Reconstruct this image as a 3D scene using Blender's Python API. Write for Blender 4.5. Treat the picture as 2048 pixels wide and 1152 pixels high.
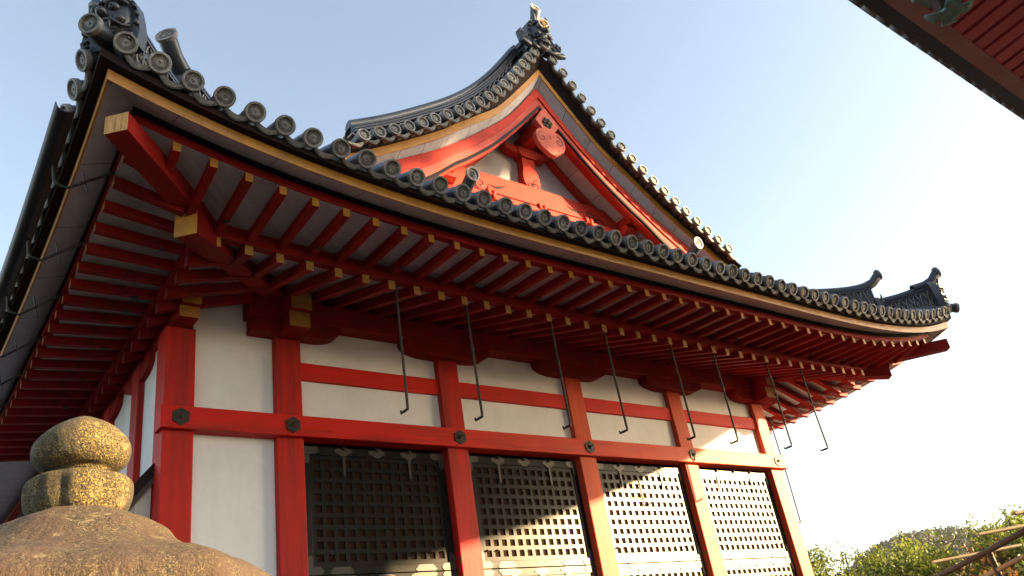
import bpy, bmesh, math, random
from mathutils import Vector, Matrix, noise
random.seed(7)
R = math.radians
for o in list(bpy.data.objects):
    bpy.data.objects.remove(o)
SC = bpy.context.scene
COL = SC.collection

# ------------------------------------------------------------------ camera
cam_d = bpy.data.cameras.new("camera")
cam_d.sensor_width = 36.0
cam_d.lens = 1641.47 / 2048 * 36.0
cam_d.clip_start = 0.05
cam_d.clip_end = 6000
cam = bpy.data.objects.new("camera", cam_d)
COL.objects.link(cam)
yaw, pit, rol = 0.7224, 0.4763, -0.1736
fw = Vector((math.sin(yaw) * math.cos(pit), math.cos(yaw) * math.cos(pit), math.sin(pit)))
rt = Vector((math.cos(yaw), -math.sin(yaw), 0))
up = rt.cross(fw)
r2 = math.cos(rol) * rt + math.sin(rol) * up
u2 = -math.sin(rol) * rt + math.cos(rol) * up
cam.matrix_world = Matrix(((r2.x, u2.x, -fw.x, -2.3578), (r2.y, u2.y, -fw.y, -7.8787), (r2.z, u2.z, -fw.z, -2.949), (0, 0, 0, 1)))
SC.camera = cam

# ------------------------------------------------------------------ sky, sun, exposure
SUN_EL, SUN_AZ = 12.0, -40.0          # azimuth from +x towards +y
sd = Vector((math.cos(R(SUN_AZ)) * math.cos(R(SUN_EL)), math.sin(R(SUN_AZ)) * math.cos(R(SUN_EL)), math.sin(R(SUN_EL))))
world = bpy.data.worlds.new("World")
SC.world = world
world.use_nodes = True
wn = world.node_tree.nodes
bg = wn["Background"]
sky = wn.new("ShaderNodeTexSky")
sky.sky_type = 'NISHITA'
sky.sun_disc = False
sky.sun_elevation = R(SUN_EL)
sky.sun_rotation = R(90 - SUN_AZ)
sky.altitude = 100
sky.air_density = 0.9
sky.dust_density = 2.0
sky.ozone_density = 0.8
tint = wn.new("ShaderNodeMix"); tint.data_type = 'RGBA'; tint.blend_type = 'MULTIPLY'
tint.inputs[0].default_value = 1.0
tint.inputs[7].default_value = (1.08, 1.055, 1.01, 1)
pale = wn.new("ShaderNodeHueSaturation"); pale.inputs["Saturation"].default_value = 0.82
world.node_tree.links.new(sky.outputs[0], pale.inputs["Color"])
world.node_tree.links.new(pale.outputs[0], tint.inputs[6])
world.node_tree.links.new(tint.outputs[2], bg.inputs[0])
bg.inputs[1].default_value = 0.085
sun_d = bpy.data.lights.new("sun", 'SUN')
sun_d.energy = 5.0
sun_d.angle = R(0.5)
sun_d.color = (1.0, 0.70, 0.36)
sun = bpy.data.objects.new("sun", sun_d)
COL.objects.link(sun)
sun.rotation_euler = sd.to_track_quat('Z', 'Y').to_euler()
SC.view_settings.view_transform = 'Standard'
SC.view_settings.look = 'None'
SC.view_settings.exposure = 2.55
SC.view_settings.gamma = 1.0
SC.render.engine = 'CYCLES'
SC.cycles.max_bounces = 8
SC.cycles.use_denoising = True

# ------------------------------------------------------------------ materials
def mat(name, c1, c2=None, rough=0.6, scale=3.0, bump=0.0, bscale=40.0, spec=0.5, metal=0.0, stretch=(1, 1, 1), detail=6.0, lo=0.35, hi=0.65, rvar=0.0, vary=0.0):
    m = bpy.data.materials.new(name)
    m.use_nodes = True
    nt = m.node_tree
    n, L = nt.nodes, nt.links
    b = n["Principled BSDF"]
    b.inputs["Roughness"].default_value = rough
    b.inputs["Specular IOR Level"].default_value = spec
    b.inputs["Metallic"].default_value = metal
    tc = n.new("ShaderNodeTexCoord")
    mp = n.new("ShaderNodeMapping")
    mp.inputs["Scale"].default_value = stretch
    oi = n.new("ShaderNodeObjectInfo")
    ml = n.new("ShaderNodeMath"); ml.operation = 'MULTIPLY'; ml.inputs[1].default_value = 37.0
    L.new(oi.outputs["Random"], ml.inputs[0])
    L.new(tc.outputs["Object"], mp.inputs["Vector"])
    L.new(ml.outputs[0], mp.inputs["Location"])
    nz = n.new("ShaderNodeTexNoise")
    nz.inputs["Scale"].default_value = scale
    nz.inputs["Detail"].default_value = detail
    nz.inputs["Roughness"].default_value = 0.65
    L.new(mp.outputs[0], nz.inputs["Vector"])
    rp = n.new("ShaderNodeValToRGB")
    rp.color_ramp.elements[0].position = lo
    rp.color_ramp.elements[1].position = hi
    rp.color_ramp.elements[0].color = (*c1, 1)
    rp.color_ramp.elements[1].color = (*(c2 or c1), 1)
    L.new(nz.outputs["Fac"], rp.inputs[0])
    out = rp.outputs[0]
    if vary:
        hs = n.new("ShaderNodeHueSaturation")
        mr = n.new("ShaderNodeMapRange")
        mr.inputs[3].default_value = 1 - vary; mr.inputs[4].default_value = 1 + vary
        L.new(oi.outputs["Random"], mr.inputs[0])
        L.new(mr.outputs[0], hs.inputs["Value"])
        L.new(out, hs.inputs["Color"])
        out = hs.outputs[0]
    L.new(out, b.inputs["Base Color"])
    if rvar:
        mr = n.new("ShaderNodeMapRange")
        mr.inputs[3].default_value = rough - rvar; mr.inputs[4].default_value = rough + rvar
        L.new(nz.outputs["Fac"], mr.inputs[0]); L.new(mr.outputs[0], b.inputs["Roughness"])
    if bump:
        nb = n.new("ShaderNodeTexNoise")
        nb.inputs["Scale"].default_value = bscale
        nb.inputs["Detail"].default_value = 5
        L.new(mp.outputs[0], nb.inputs["Vector"])
        bp = n.new("ShaderNodeBump")
        bp.inputs["Strength"].default_value = bump
        bp.inputs["Distance"].default_value = 0.01
        L.new(nb.outputs["Fac"], bp.inputs["Height"])
        L.new(bp.outputs[0], b.inputs["Normal"])
    m["_out"] = 1
    return m

RED = mat("shaded_vermilion", (0.25, 0.0105, 0.0085), (0.165, 0.0085, 0.0075), 0.6, 2.0, 0.12, 60, vary=0.16, spec=0.10)  # eave timbers; deep shade under the eaves put into the colour
REDG = mat("gable_vermilion", (0.42, 0.030, 0.014), (0.30, 0.020, 0.011), 0.55, 3.0, 0.15, 50, vary=0.08, spec=0.15, detail=9)  # lighter, more orange copy of RED; sun warmth put into the colour
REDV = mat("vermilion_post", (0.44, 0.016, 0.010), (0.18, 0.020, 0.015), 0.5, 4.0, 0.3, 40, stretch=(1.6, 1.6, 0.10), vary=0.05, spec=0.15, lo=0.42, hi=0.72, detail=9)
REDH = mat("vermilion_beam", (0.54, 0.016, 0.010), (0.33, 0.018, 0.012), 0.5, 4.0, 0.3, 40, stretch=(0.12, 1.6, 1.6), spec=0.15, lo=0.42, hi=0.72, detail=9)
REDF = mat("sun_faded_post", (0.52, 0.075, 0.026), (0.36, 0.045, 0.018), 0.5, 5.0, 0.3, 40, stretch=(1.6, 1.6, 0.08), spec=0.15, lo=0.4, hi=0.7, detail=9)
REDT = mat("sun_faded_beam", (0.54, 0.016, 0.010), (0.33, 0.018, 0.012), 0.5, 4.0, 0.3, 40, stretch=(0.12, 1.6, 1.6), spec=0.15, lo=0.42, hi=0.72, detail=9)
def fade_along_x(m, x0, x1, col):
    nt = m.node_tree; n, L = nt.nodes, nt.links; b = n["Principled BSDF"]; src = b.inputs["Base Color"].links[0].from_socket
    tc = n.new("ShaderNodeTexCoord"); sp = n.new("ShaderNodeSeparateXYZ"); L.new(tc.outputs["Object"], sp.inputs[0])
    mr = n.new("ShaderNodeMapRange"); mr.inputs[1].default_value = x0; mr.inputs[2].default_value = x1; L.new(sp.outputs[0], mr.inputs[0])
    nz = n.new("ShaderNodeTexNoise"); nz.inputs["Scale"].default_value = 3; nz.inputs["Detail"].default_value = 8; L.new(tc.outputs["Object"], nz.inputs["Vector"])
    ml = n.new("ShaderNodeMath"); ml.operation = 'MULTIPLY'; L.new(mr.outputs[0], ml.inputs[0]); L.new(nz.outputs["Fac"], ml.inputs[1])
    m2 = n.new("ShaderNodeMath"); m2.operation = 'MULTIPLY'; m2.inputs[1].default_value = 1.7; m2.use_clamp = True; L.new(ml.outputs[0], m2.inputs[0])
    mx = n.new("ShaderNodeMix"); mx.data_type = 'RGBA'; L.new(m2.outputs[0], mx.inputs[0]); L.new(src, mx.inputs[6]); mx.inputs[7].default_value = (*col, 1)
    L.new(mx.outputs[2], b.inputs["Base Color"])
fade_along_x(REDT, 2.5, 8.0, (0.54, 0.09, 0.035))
REDD = mat("dark_red_board", (0.20, 0.022, 0.014), (0.12, 0.015, 0.012), 0.7, 3.0, 0.1)
PINK = mat("faded_red_board", (0.40, 0.075, 0.058), (0.30, 0.045, 0.038), 0.65, 2.5, 0.12, spec=0.15)
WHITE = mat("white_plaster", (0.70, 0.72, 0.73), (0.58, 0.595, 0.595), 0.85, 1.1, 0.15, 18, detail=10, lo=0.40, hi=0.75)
SHADEW = mat("shaded_plaster", (0.46, 0.44, 0.42), (0.36, 0.34, 0.32), 0.85, 2.0, 0.15, 20, detail=9)  # darker than WHITE; shade on the gable wall put into the colour
PAVB = mat("grey_pink_board", (0.33, 0.20, 0.215), (0.27, 0.15, 0.165), 0.7, 2.5, 0.1)
PSEAT = mat("sky_tinted_underside", (0.018, 0.045, 0.090), (0.012, 0.030, 0.060), 0.6, 3.0, 0.1)  # blue of the reflected sky put into the colour
BOARD = mat("whitewashed_board", (0.42, 0.42, 0.45), (0.33, 0.33, 0.355), 0.8, 3.0, 0.10, 30, vary=0.06)
GOLD2 = mat("shaded_ochre", (0.36, 0.18, 0.03), (0.24, 0.11, 0.02), 0.6, 6.0, 0.1, 60, detail=8)  # darker copy of GOLD; eave shade painted into the timber ends
GOLD = mat("ochre_paint", (0.42, 0.195, 0.016), (0.28, 0.12, 0.012), 0.5, 6.0, 0.1, 60, detail=8)
TILE = mat("grey_roof_tile", (0.045, 0.052, 0.066), (0.024, 0.028, 0.036), 0.34, 5.0, 0.12, 60, vary=0.18, rvar=0.1)
TILEF = mat("tile_end_field", (0.13, 0.13, 0.12), (0.05, 0.05, 0.048), 0.6, 25.0, 0.2, 90, vary=0.2)
TILER = mat("tile_end_rim", (0.25, 0.247, 0.23), (0.09, 0.088, 0.08), 0.55, 12.0, 0.2, 70, vary=0.28, detail=9)
TILEP = mat("pan_tile_face", (0.10, 0.099, 0.093), (0.045, 0.045, 0.042), 0.6, 12.0, 0.2, 70, vary=0.25, detail=9)
SEAT = mat("sooty_eave_board", (0.014, 0.012, 0.013), (0.026, 0.012, 0.010), 0.8, 3.0, 0.1, spec=0.1)
BLACK = mat("black_lacquer", (0.004, 0.004, 0.004), (0.008, 0.0075, 0.007), 0.30, 6.0, 0.03, 80, spec=0.13)
BACK = mat("brown_backing", (0.026, 0.012, 0.006), (0.014, 0.007, 0.004), 0.85, 4.0, 0.1, spec=0.03, stretch=(1, 1, 0.1))
IRON = mat("black_iron", (0.012, 0.012, 0.012), (0.040, 0.024, 0.015), 0.55, 12.0, 0.2, 80, metal=0.3)
GUTM = mat("dark_copper_gutter", (0.020, 0.021, 0.024), (0.012, 0.013, 0.015), 0.45, 4.0, 0.05, metal=0.4)
PATINA = mat("green_copper_patina", (0.12, 0.30, 0.27), (0.08, 0.20, 0.19), 0.6, 8.0, 0.15, 50)
ENDG = mat("end_grain", (0.60, 0.34, 0.12), (0.22, 0.10, 0.03), 0.75, 9.0, 0.3, 40, stretch=(6, 6, 0.7))
PRED = mat("pavilion_red", (0.50, 0.08, 0.10), (0.38, 0.055, 0.07), 0.6, 2.5, 0.1, vary=0.12)
BAMB = mat("bamboo_pole", (0.30, 0.22, 0.13), (0.20, 0.14, 0.08), 0.6, 6.0, 0.1)
DWOOD = mat("dark_timber", (0.05, 0.032, 0.022), (0.03, 0.02, 0.014), 0.7, 5.0, 0.2)
GROUND = mat("gravel_ground", (0.034, 0.033, 0.032), (0.022, 0.0215, 0.021), 0.9, 6.0, 0.4, 30)
BARK = mat("bark", (0.07, 0.05, 0.035), (0.04, 0.03, 0.02), 0.85, 8, 0.4)
SIDING = mat("pale_siding", (0.52, 0.50, 0.44), (0.42, 0.40, 0.36), 0.75, 4, 0.1, stretch=(1, 1, 0.1))

def flecks(m, col, scale, th, st=(1.5, 1, 1), wid=.06, k=.55):
    nt = m.node_tree; n, L = nt.nodes, nt.links; b = n["Principled BSDF"]; src = b.inputs["Base Color"].links[0].from_socket
    tc = n.new("ShaderNodeTexCoord"); mp = n.new("ShaderNodeMapping"); mp.inputs["Scale"].default_value = st; L.new(tc.outputs["Object"], mp.inputs[0])
    nz = n.new("ShaderNodeTexNoise"); nz.inputs["Scale"].default_value = scale; nz.inputs["Detail"].default_value = 7; nz.inputs["Roughness"].default_value = 0.7; L.new(mp.outputs[0], nz.inputs["Vector"])
    rp = n.new("ShaderNodeValToRGB"); rp.color_ramp.elements[0].position = th; rp.color_ramp.elements[0].color = (0, 0, 0, 1); rp.color_ramp.elements[1].position = th + wid; rp.color_ramp.elements[1].color = (k, k, k, 1)
    L.new(nz.outputs["Fac"], rp.inputs[0])
    mx = n.new("ShaderNodeMix"); mx.data_type = 'RGBA'; L.new(rp.outputs[0], mx.inputs[0]); L.new(src, mx.inputs[6]); mx.inputs[7].default_value = (*col, 1)
    L.new(mx.outputs[2], b.inputs["Base Color"])
for m_ in (RED, REDG, REDV, REDH): flecks(m_, (0.42, 0.16, 0.12), 14, 0.66)
flecks(WHITE, (0.36, 0.35, 0.32), 5, 0.64)
flecks(WHITE, (0.42, 0.40, 0.36), 2.2, 0.50, (1.2, 1.2, 0.35), .28, .22)
for m_ in (RED, REDG): flecks(m_, (0.07, 0.014, 0.012), 3.5, 0.52, (1, 1, 1), .2, .6)
flecks(REDV, (0.09, 0.018, 0.014), 5, 0.52, (2, 2, 0.12), .12, .6)
for m_ in (REDH, REDT): flecks(m_, (0.10, 0.018, 0.014), 5, 0.53, (0.12, 2, 2), .12, .5)

flecks(GOLD, (0.16, 0.08, 0.03), 12, 0.60)
def fitting_mat():
    m = mat("studded_fitting", (0.10, 0.095, 0.08), (0.05, 0.048, 0.042), 0.45, 14, 0.1, metal=0.3)
    nt = m.node_tree; n, L = nt.nodes, nt.links
    b = n["Principled BSDF"]
    tc = n.new("ShaderNodeTexCoord")
    vo = n.new("ShaderNodeTexVoronoi"); vo.inputs["Scale"].default_value = 42; vo.inputs["Randomness"].default_value = 0.15
    L.new(tc.outputs["Object"], vo.inputs["Vector"])
    rp = n.new("ShaderNodeValToRGB")
    rp.color_ramp.elements[0].position = 0.22; rp.color_ramp.elements[0].color = (1, 1, 1, 1)
    rp.color_ramp.elements[1].position = 0.34; rp.color_ramp.elements[1].color = (0, 0, 0, 1)
    L.new(vo.outputs["Distance"], rp.inputs[0])
    mx = n.new("ShaderNodeMix"); mx.data_type = 'RGBA'
    L.new(rp.outputs[0], mx.inputs[0])
    mx.inputs[6].default_value = (0.032, 0.030, 0.026, 1); mx.inputs[7].default_value = (0.006, 0.006, 0.006, 1)
    L.new(mx.outputs[2], b.inputs["Base Color"])
    return m
FIT = fitting_mat()

def seamed(name, axis, pitch):
    m = mat(name, (0.42, 0.42, 0.45), (0.32, 0.32, 0.345), 0.8, 3.0, 0.10, 30, vary=0.04)
    nt = m.node_tree; n, L = nt.nodes, nt.links
    b = n["Principled BSDF"]; src = b.inputs["Base Color"].links[0].from_socket
    tc = n.new("ShaderNodeTexCoord"); sp = n.new("ShaderNodeSeparateXYZ"); L.new(tc.outputs["Object"], sp.inputs[0])
    dv = n.new("ShaderNodeMath"); dv.operation = 'DIVIDE'; dv.inputs[1].default_value = pitch; L.new(sp.outputs[axis], dv.inputs[0])
    fr = n.new("ShaderNodeMath"); fr.operation = 'FRACT'; L.new(dv.outputs[0], fr.inputs[0])
    lt = n.new("ShaderNodeMath"); lt.operation = 'LESS_THAN'; lt.inputs[1].default_value = 0.008 / pitch; L.new(fr.outputs[0], lt.inputs[0])
    mx = n.new("ShaderNodeMix"); mx.data_type = 'RGBA'; L.new(lt.outputs[0], mx.inputs[0]); L.new(src, mx.inputs[6]); mx.inputs[7].default_value = (0.10, 0.08, 0.07, 1)
    L.new(mx.outputs[2], b.inputs["Base Color"]); return m
BOARDX = seamed("seamed_board_across", 0, 0.83)
BOARDY = seamed("seamed_board_along", 1, 0.83)
BOARDG = seamed("seamed_gable_board", 0, 0.42)
for m_ in (BOARD, BOARDX, BOARDY, BOARDG): flecks(m_, (0.16, 0.13, 0.11), 3, 0.55, (1, 1, 1), .15, .5)
def stone_mat(nm="lichened_granite", top=(0.33, 0.235, 0.060), mid=(0.085, 0.062, 0.024), w0=0.40, w1=0.58, stain=(0.060, 0.034, 0.020)):
    m = mat(nm, (0.22, 0.18, 0.12), (0.12, 0.10, 0.07), 0.85, 5.0, 0.0)
    nt = m.node_tree; n, L = nt.nodes, nt.links
    b = n["Principled BSDF"]
    tc = n.new("ShaderNodeTexCoord")
    # fine grain
    g = n.new("ShaderNodeTexNoise"); g.inputs["Scale"].default_value = 210; g.inputs["Detail"].default_value = 4; g.inputs["Roughness"].default_value = 0.7
    L.new(tc.outputs["Object"], g.inputs["Vector"])
    gr = n.new("ShaderNodeValToRGB")
    gr.color_ramp.elements[0].position = 0.40; gr.color_ramp.elements[0].color = (0.022, 0.018, 0.012, 1)
    gr.color_ramp.elements[1].position = 0.60; gr.color_ramp.elements[1].color = (*top, 1)
    e = gr.color_ramp.elements.new(0.51); e.color = (*mid, 1)
    L.new(g.outputs["Fac"], gr.inputs[0])
    # mottling
    q = n.new("ShaderNodeTexNoise"); q.inputs["Scale"].default_value = 34; q.inputs["Detail"].default_value = 7; q.inputs["Roughness"].default_value = 0.7
    L.new(tc.outputs["Object"], q.inputs["Vector"])
    qr = n.new("ShaderNodeMapRange"); qr.inputs[1].default_value = 0.32; qr.inputs[2].default_value = 0.68; qr.inputs[3].default_value = 0.45; qr.inputs[4].default_value = 1.25; L.new(q.outputs["Fac"], qr.inputs[0])
    qm = n.new("ShaderNodeVectorMath"); qm.operation = 'SCALE'; L.new(gr.outputs[0], qm.inputs[0]); L.new(qr.outputs[0], qm.inputs["Scale"])
    # dark weathering
    w = n.new("ShaderNodeTexNoise"); w.inputs["Scale"].default_value = 6; w.inputs["Detail"].default_value = 8; w.inputs["Roughness"].default_value = 0.7
    wm_ = n.new("ShaderNodeMapping"); wm_.inputs["Scale"].default_value = (1.6, 1.6, 0.55); L.new(tc.outputs["Object"], wm_.inputs[0])
    L.new(wm_.outputs[0], w.inputs["Vector"])
    wr = n.new("ShaderNodeValToRGB")
    wr.color_ramp.elements[0].position = w0; wr.color_ramp.elements[0].color = (0, 0, 0, 1)
    wr.color_ramp.elements[1].position = w1; wr.color_ramp.elements[1].color = (1, 1, 1, 1)
    L.new(w.outputs["Fac"], wr.inputs[0])
    mx = n.new("ShaderNodeMix"); mx.data_type = 'RGBA'
    L.new(wr.outputs[0], mx.inputs[0]); L.new(qm.outputs[0], mx.inputs[6])
    mx.inputs[7].default_value = (*stain, 1)
    # pale lichen spots
    v = n.new("ShaderNodeTexNoise"); v.inputs["Scale"].default_value = 16; v.inputs["Detail"].default_value = 9; v.inputs["Roughness"].default_value = 0.7
    mp = n.new("ShaderNodeMapping"); mp.inputs["Location"].default_value = (5.3, 1.7, 9.1)
    L.new(tc.outputs["Object"], mp.inputs[0]); L.new(mp.outputs[0], v.inputs["Vector"])
    vr = n.new("ShaderNodeValToRGB")
    vr.color_ramp.elements[0].position = 0.60; vr.color_ramp.elements[0].color = (0, 0, 0, 1)
    vr.color_ramp.elements[1].position = 0.72; vr.color_ramp.elements[1].color = (.75, .75, .75, 1)
    L.new(v.outputs["Fac"], vr.inputs[0])
    mx2 = n.new("ShaderNodeMix"); mx2.data_type = 'RGBA'
    L.new(vr.outputs[0], mx2.inputs[0]); L.new(mx.outputs[2], mx2.inputs[6])
    mx2.inputs[7].default_value = (0.24, 0.21, 0.12, 1)
    L.new(mx2.outputs[2], b.inputs["Base Color"])
    ad = n.new("ShaderNodeMath"); ad.operation = 'ADD'
    ms = n.new("ShaderNodeMath"); ms.operation = 'MULTIPLY'; ms.inputs[1].default_value = 1.2
    L.new(w.outputs["Fac"], ms.inputs[0]); L.new(ms.outputs[0], ad.inputs[0]); L.new(q.outputs["Fac"], ad.inputs[1])
    bp = n.new("ShaderNodeBump"); bp.inputs["Strength"].default_value = 1.0; bp.inputs["Distance"].default_value = 0.016
    L.new(ad.outputs[0], bp.inputs["Height"]); L.new(bp.outputs[0], b.inputs["Normal"])
    return m
STONE = stone_mat(w0=0.46, w1=0.57, stain=(0.042, 0.032, 0.017))
STONEH = stone_mat("weathered_granite_hood", (0.20, 0.15, 0.080), (0.055, 0.040, 0.024), 0.42, 0.56, (0.060, 0.036, 0.024))

def leaf_mat(name, c1, c2, trans=0.5, nsc=2.5):
    m = bpy.data.materials.new(name); m.use_nodes = True
    nt = m.node_tree; n, L = nt.nodes, nt.links
    b = n["Principled BSDF"]; b.inputs["Roughness"].default_value = 0.55
    out = n["Material Output"]
    tc = n.new("ShaderNodeTexCoord")
    nz = n.new("ShaderNodeTexNoise"); nz.inputs["Scale"].default_value = nsc; nz.inputs["Detail"].default_value = 6
    L.new(tc.outputs["Object"], nz.inputs["Vector"])
    rp = n.new("ShaderNodeValToRGB")
    rp.color_ramp.elements[0].position = 0.38; rp.color_ramp.elements[0].color = (*c1, 1)
    rp.color_ramp.elements[1].position = 0.62; rp.color_ramp.elements[1].color = (*c2, 1)
    L.new(nz.outputs["Fac"], rp.inputs[0]); L.new(rp.outputs[0], b.inputs["Base Color"])
    tr = n.new("ShaderNodeBsdfTranslucent"); L.new(rp.outputs[0], tr.inputs[0])
    mx = n.new("ShaderNodeMixShader"); mx.inputs[0].default_value = trans
    L.new(b.outputs[0], mx.inputs[1]); L.new(tr.outputs[0], mx.inputs[2]); L.new(mx.outputs[0], out.inputs[0])
    return m
LEAF = leaf_mat("yellow_green_leaf", (0.075, 0.115, 0.02), (0.21, 0.24, 0.035))
LEAF2 = leaf_mat("deep_green_leaf", (0.045, 0.075, 0.018), (0.13, 0.17, 0.035))
LEAF3 = leaf_mat("rusty_leaf", (0.16, 0.07, 0.02), (0.12, 0.11, 0.025))
FAR = leaf_mat("far_wood_leaf", (0.030, 0.042, 0.026), (0.095, 0.095, 0.050), 0.2, 0.09)
HILL = mat("wooded_hill", (0.05, 0.06, 0.035), (0.09, 0.085, 0.05), 0.9, 0.03, 0.0)

# ------------------------------------------------------------------ mesh helpers
class MB:
    def __init__(s):
        s.v = []; s.f = []; s.m = []
    def add(s, vs, fs, m=0):
        o = len(s.v); s.v += [Vector(v) for v in vs]
        for f in fs:
            s.f.append([i + o for i in f]); s.m.append(m)
    def box(s, a, b, m=0):
        x0, y0, z0 = a; x1, y1, z1 = b
        s.add([(x0, y0, z0), (x1, y0, z0), (x1, y1, z0), (x0, y1, z0), (x0, y0, z1), (x1, y0, z1), (x1, y1, z1), (x0, y1, z1)],
              [(0, 3, 2, 1), (4, 5, 6, 7), (0, 1, 5, 4), (1, 2, 6, 5), (2, 3, 7, 6), (3, 0, 4, 7)], m)
    def beam(s, a, b, w, h, m=0, ma=None, hb=None):
        """bar with vertical ends: a, b bottom centres; height h up from there; ma = material of end a"""
        a, b = Vector(a), Vector(b)
        d = b - a; d.z = 0; d.normalize()
        q = Vector((-d.y, d.x, 0)) * (w / 2)
        hb = h if hb is None else hb
        A = [a - q, a + q, a + q + Vector((0, 0, h)), a - q + Vector((0, 0, h))]
        B = [b - q, b + q, b + q + Vector((0, 0, hb)), b - q + Vector((0, 0, hb))]
        s.add(A + B, [(4, 5, 6, 7), (0, 4, 7, 3), (1, 2, 6, 5), (3, 7, 6, 2), (0, 1, 5, 4)], m)
        s.add(A, [(0, 3, 2, 1)], m if ma is None else ma)
    def strip(s, rings, m=0, closed=True, caps=True):
        """loft through rings (lists of points)"""
        n = len(rings[0]); o = len(s.v)
        for r in rings: s.v += [Vector(p) for p in r]
        for i in range(len(rings) - 1):
            for j in range(n if closed else n - 1):
                k = (j + 1) % n
                s.f.append([o + i * n + j, o + i * n + k, o + (i + 1) * n + k, o + (i + 1) * n + j]); s.m.append(m)
        if caps and closed:
            s.f.append([o + j for j in range(n)][::-1]); s.m.append(m)
            e = o + (len(rings) - 1) * n
            s.f.append([e + j for j in range(n)]); s.m.append(m)
    def tube(s, pts, r, n=8, m=0, caps=True):
        pts = [Vector(p) for p in pts]
        rs = r if isinstance(r, (list, tuple)) else [r] * len(pts)
        rings = []; prev = None
        for i, p in enumerate(pts):
            t = (pts[min(i + 1, len(pts) - 1)] - pts[max(i - 1, 0)]).normalized()
            if prev is None:
                u = t.orthogonal().normalized()
            else:
                u = (prev - t * prev.dot(t)).normalized()
            prev = u; w = t.cross(u)
            rings.append([p + (u * math.cos(2 * math.pi * k / n) + w * math.sin(2 * math.pi * k / n)) * rs[i] for k in range(n)])
        s.strip(rings, m, True, caps)
    def lathe(s, prof, n=32, m=0, M=None, cap=False):
        """prof: (r, z); axis z, transformed by M"""
        M = M or Matrix()
        rings = [[M @ Vector((r * math.cos(2 * math.pi * k / n), r * math.sin(2 * math.pi * k / n), z)) for k in range(n)] for r, z in prof]
        s.strip(rings, m, True, cap)
    def ell(s, c, r, m=0, nu=12, nv=8, M=None):
        c = Vector(c); M = M or Matrix()
        rings = []
        for j in range(nv + 1):
            t = math.pi * j / nv
            rr = max(math.sin(t), 0.001)
            rings.append([M @ (c + Vector((r[0] * rr * math.cos(2 * math.pi * k / nu), r[1] * rr * math.sin(2 * math.pi * k / nu), -r[2] * math.cos(t)))) for k in range(nu)])
        s.strip(rings, m, True, True)
    def poly(s, pts, d, m=0, mf=None):
        """extrude polygon pts by vector d"""
        pts = [Vector(p) for p in pts]; d = Vector(d); n = len(pts)
        s.add(pts + [p + d for p in pts], [(i, (i + 1) % n, (i + 1) % n + n, i + n) for i in range(n)], m)
        s.add(pts, [tuple(range(n))[::-1]], m if mf is None else mf)
        s.add([p + d for p in pts], [tuple(range(n))], m)
    def xf(s, M):
        s.v = [M @ v for v in s.v]; return s
    def mesh(s, name, mats, smooth=None):
        me = bpy.data.meshes.new(name)
        me.from_pydata([tuple(v) for v in s.v], [], s.f)
        for k in (mats if isinstance(mats, (list, tuple)) else [mats]): me.materials.append(k)
        me.polygons.foreach_set("material_index", s.m)
        bm = bmesh.new(); bm.from_mesh(me)
        bmesh.ops.recalc_face_normals(bm, faces=bm.faces)
        bm.to_mesh(me); bm.free()
        if smooth:
            me.polygons.foreach_set("use_smooth", [True] * len(me.polygons))
            me.set_sharp_from_angle(angle=R(smooth))
        me.update()
        return me

def wm(o):
    return (wm(o.parent) @ o.matrix_parent_inverse if o.parent else Matrix()) @ o.matrix_basis
def par(o, p):
    o.parent = p
    o.matrix_parent_inverse = wm(p).inverted()
def obj(name, mb, mats, parent=None, smooth=None, bevel=0.0, origin=(0, 0, 0)):
    org = Vector(origin)
    if org.length: mb.v = [v - org for v in mb.v]
    o = bpy.data.objects.new(name, mb.mesh(name, mats, smooth))
    COL.objects.link(o); o.location = org
    if parent: par(o, parent)
    if bevel:
        b = o.modifiers.new("bevel", 'BEVEL'); b.width = bevel; b.segments = 2; b.limit_method = 'ANGLE'; b.angle_limit = R(40)
    return o
def dup(src, M, parent=None, name=None):
    c = src.copy(); COL.objects.link(c)
    if name: c.name = name
    c.parent = None; c.matrix_parent_inverse = Matrix()
    c.matrix_basis = M
    if parent: par(c, parent)
    for ch in [k for k in src.children]:
        d = ch.copy(); COL.objects.link(d); d.parent = c
    return c
def thing(name, label, cat, loc, group=None):
    o = bpy.data.objects.new(name, None); COL.objects.link(o); o.location = loc
    o.empty_display_size = 0.2
    return tag(o, label, cat, group)
def tag(o, label, cat, group=None):
    o["label"] = label; o["category"] = cat
    if group: o["group"] = group
    return o
def frame(o, u, v, n):
    return Matrix(((u[0], v[0], n[0], o[0]), (u[1], v[1], n[1], o[1]), (u[2], v[2], n[2], o[2]), (0, 0, 0, 1)))

# ------------------------------------------------------------------ hall dimensions (z = 0 is the underside of the tie beam)
GZ = -4.5
W = 0.30
X2, B = 1.153, 2.130
PX = [0.0, X2, X2 + B, X2 + 2 * B, X2 + 3 * B, X2 + 4 * B]
X6 = PX[5]; XC = (X2 + X6) / 2
YB = 9.0
DT = 2.69
def sori(D):
    return max(0.0, 1 - max(D, 0) / 6.0) ** 4
def spline(tab):
    xs = [a for a, b in tab]; ys = [b for a, b in tab]
    n = len(xs)
    ms = [(ys[min(i + 1, n - 1)] - ys[max(i - 1, 0)]) / (xs[min(i + 1, n - 1)] - xs[max(i - 1, 0)]) for i in range(n)]
    def f(x):
        x = min(max(x, xs[0]), xs[-1])
        for i in range(n - 1):
            if x <= xs[i + 1]:
                h = xs[i + 1] - xs[i]; t = (x - xs[i]) / h
                return (2 * t**3 - 3 * t**2 + 1) * ys[i] + (t**3 - 2 * t**2 + t) * h * ms[i] + (-2 * t**3 + 3 * t**2) * ys[i + 1] + (t**3 - t**2) * h * ms[i + 1]
    return f
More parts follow.
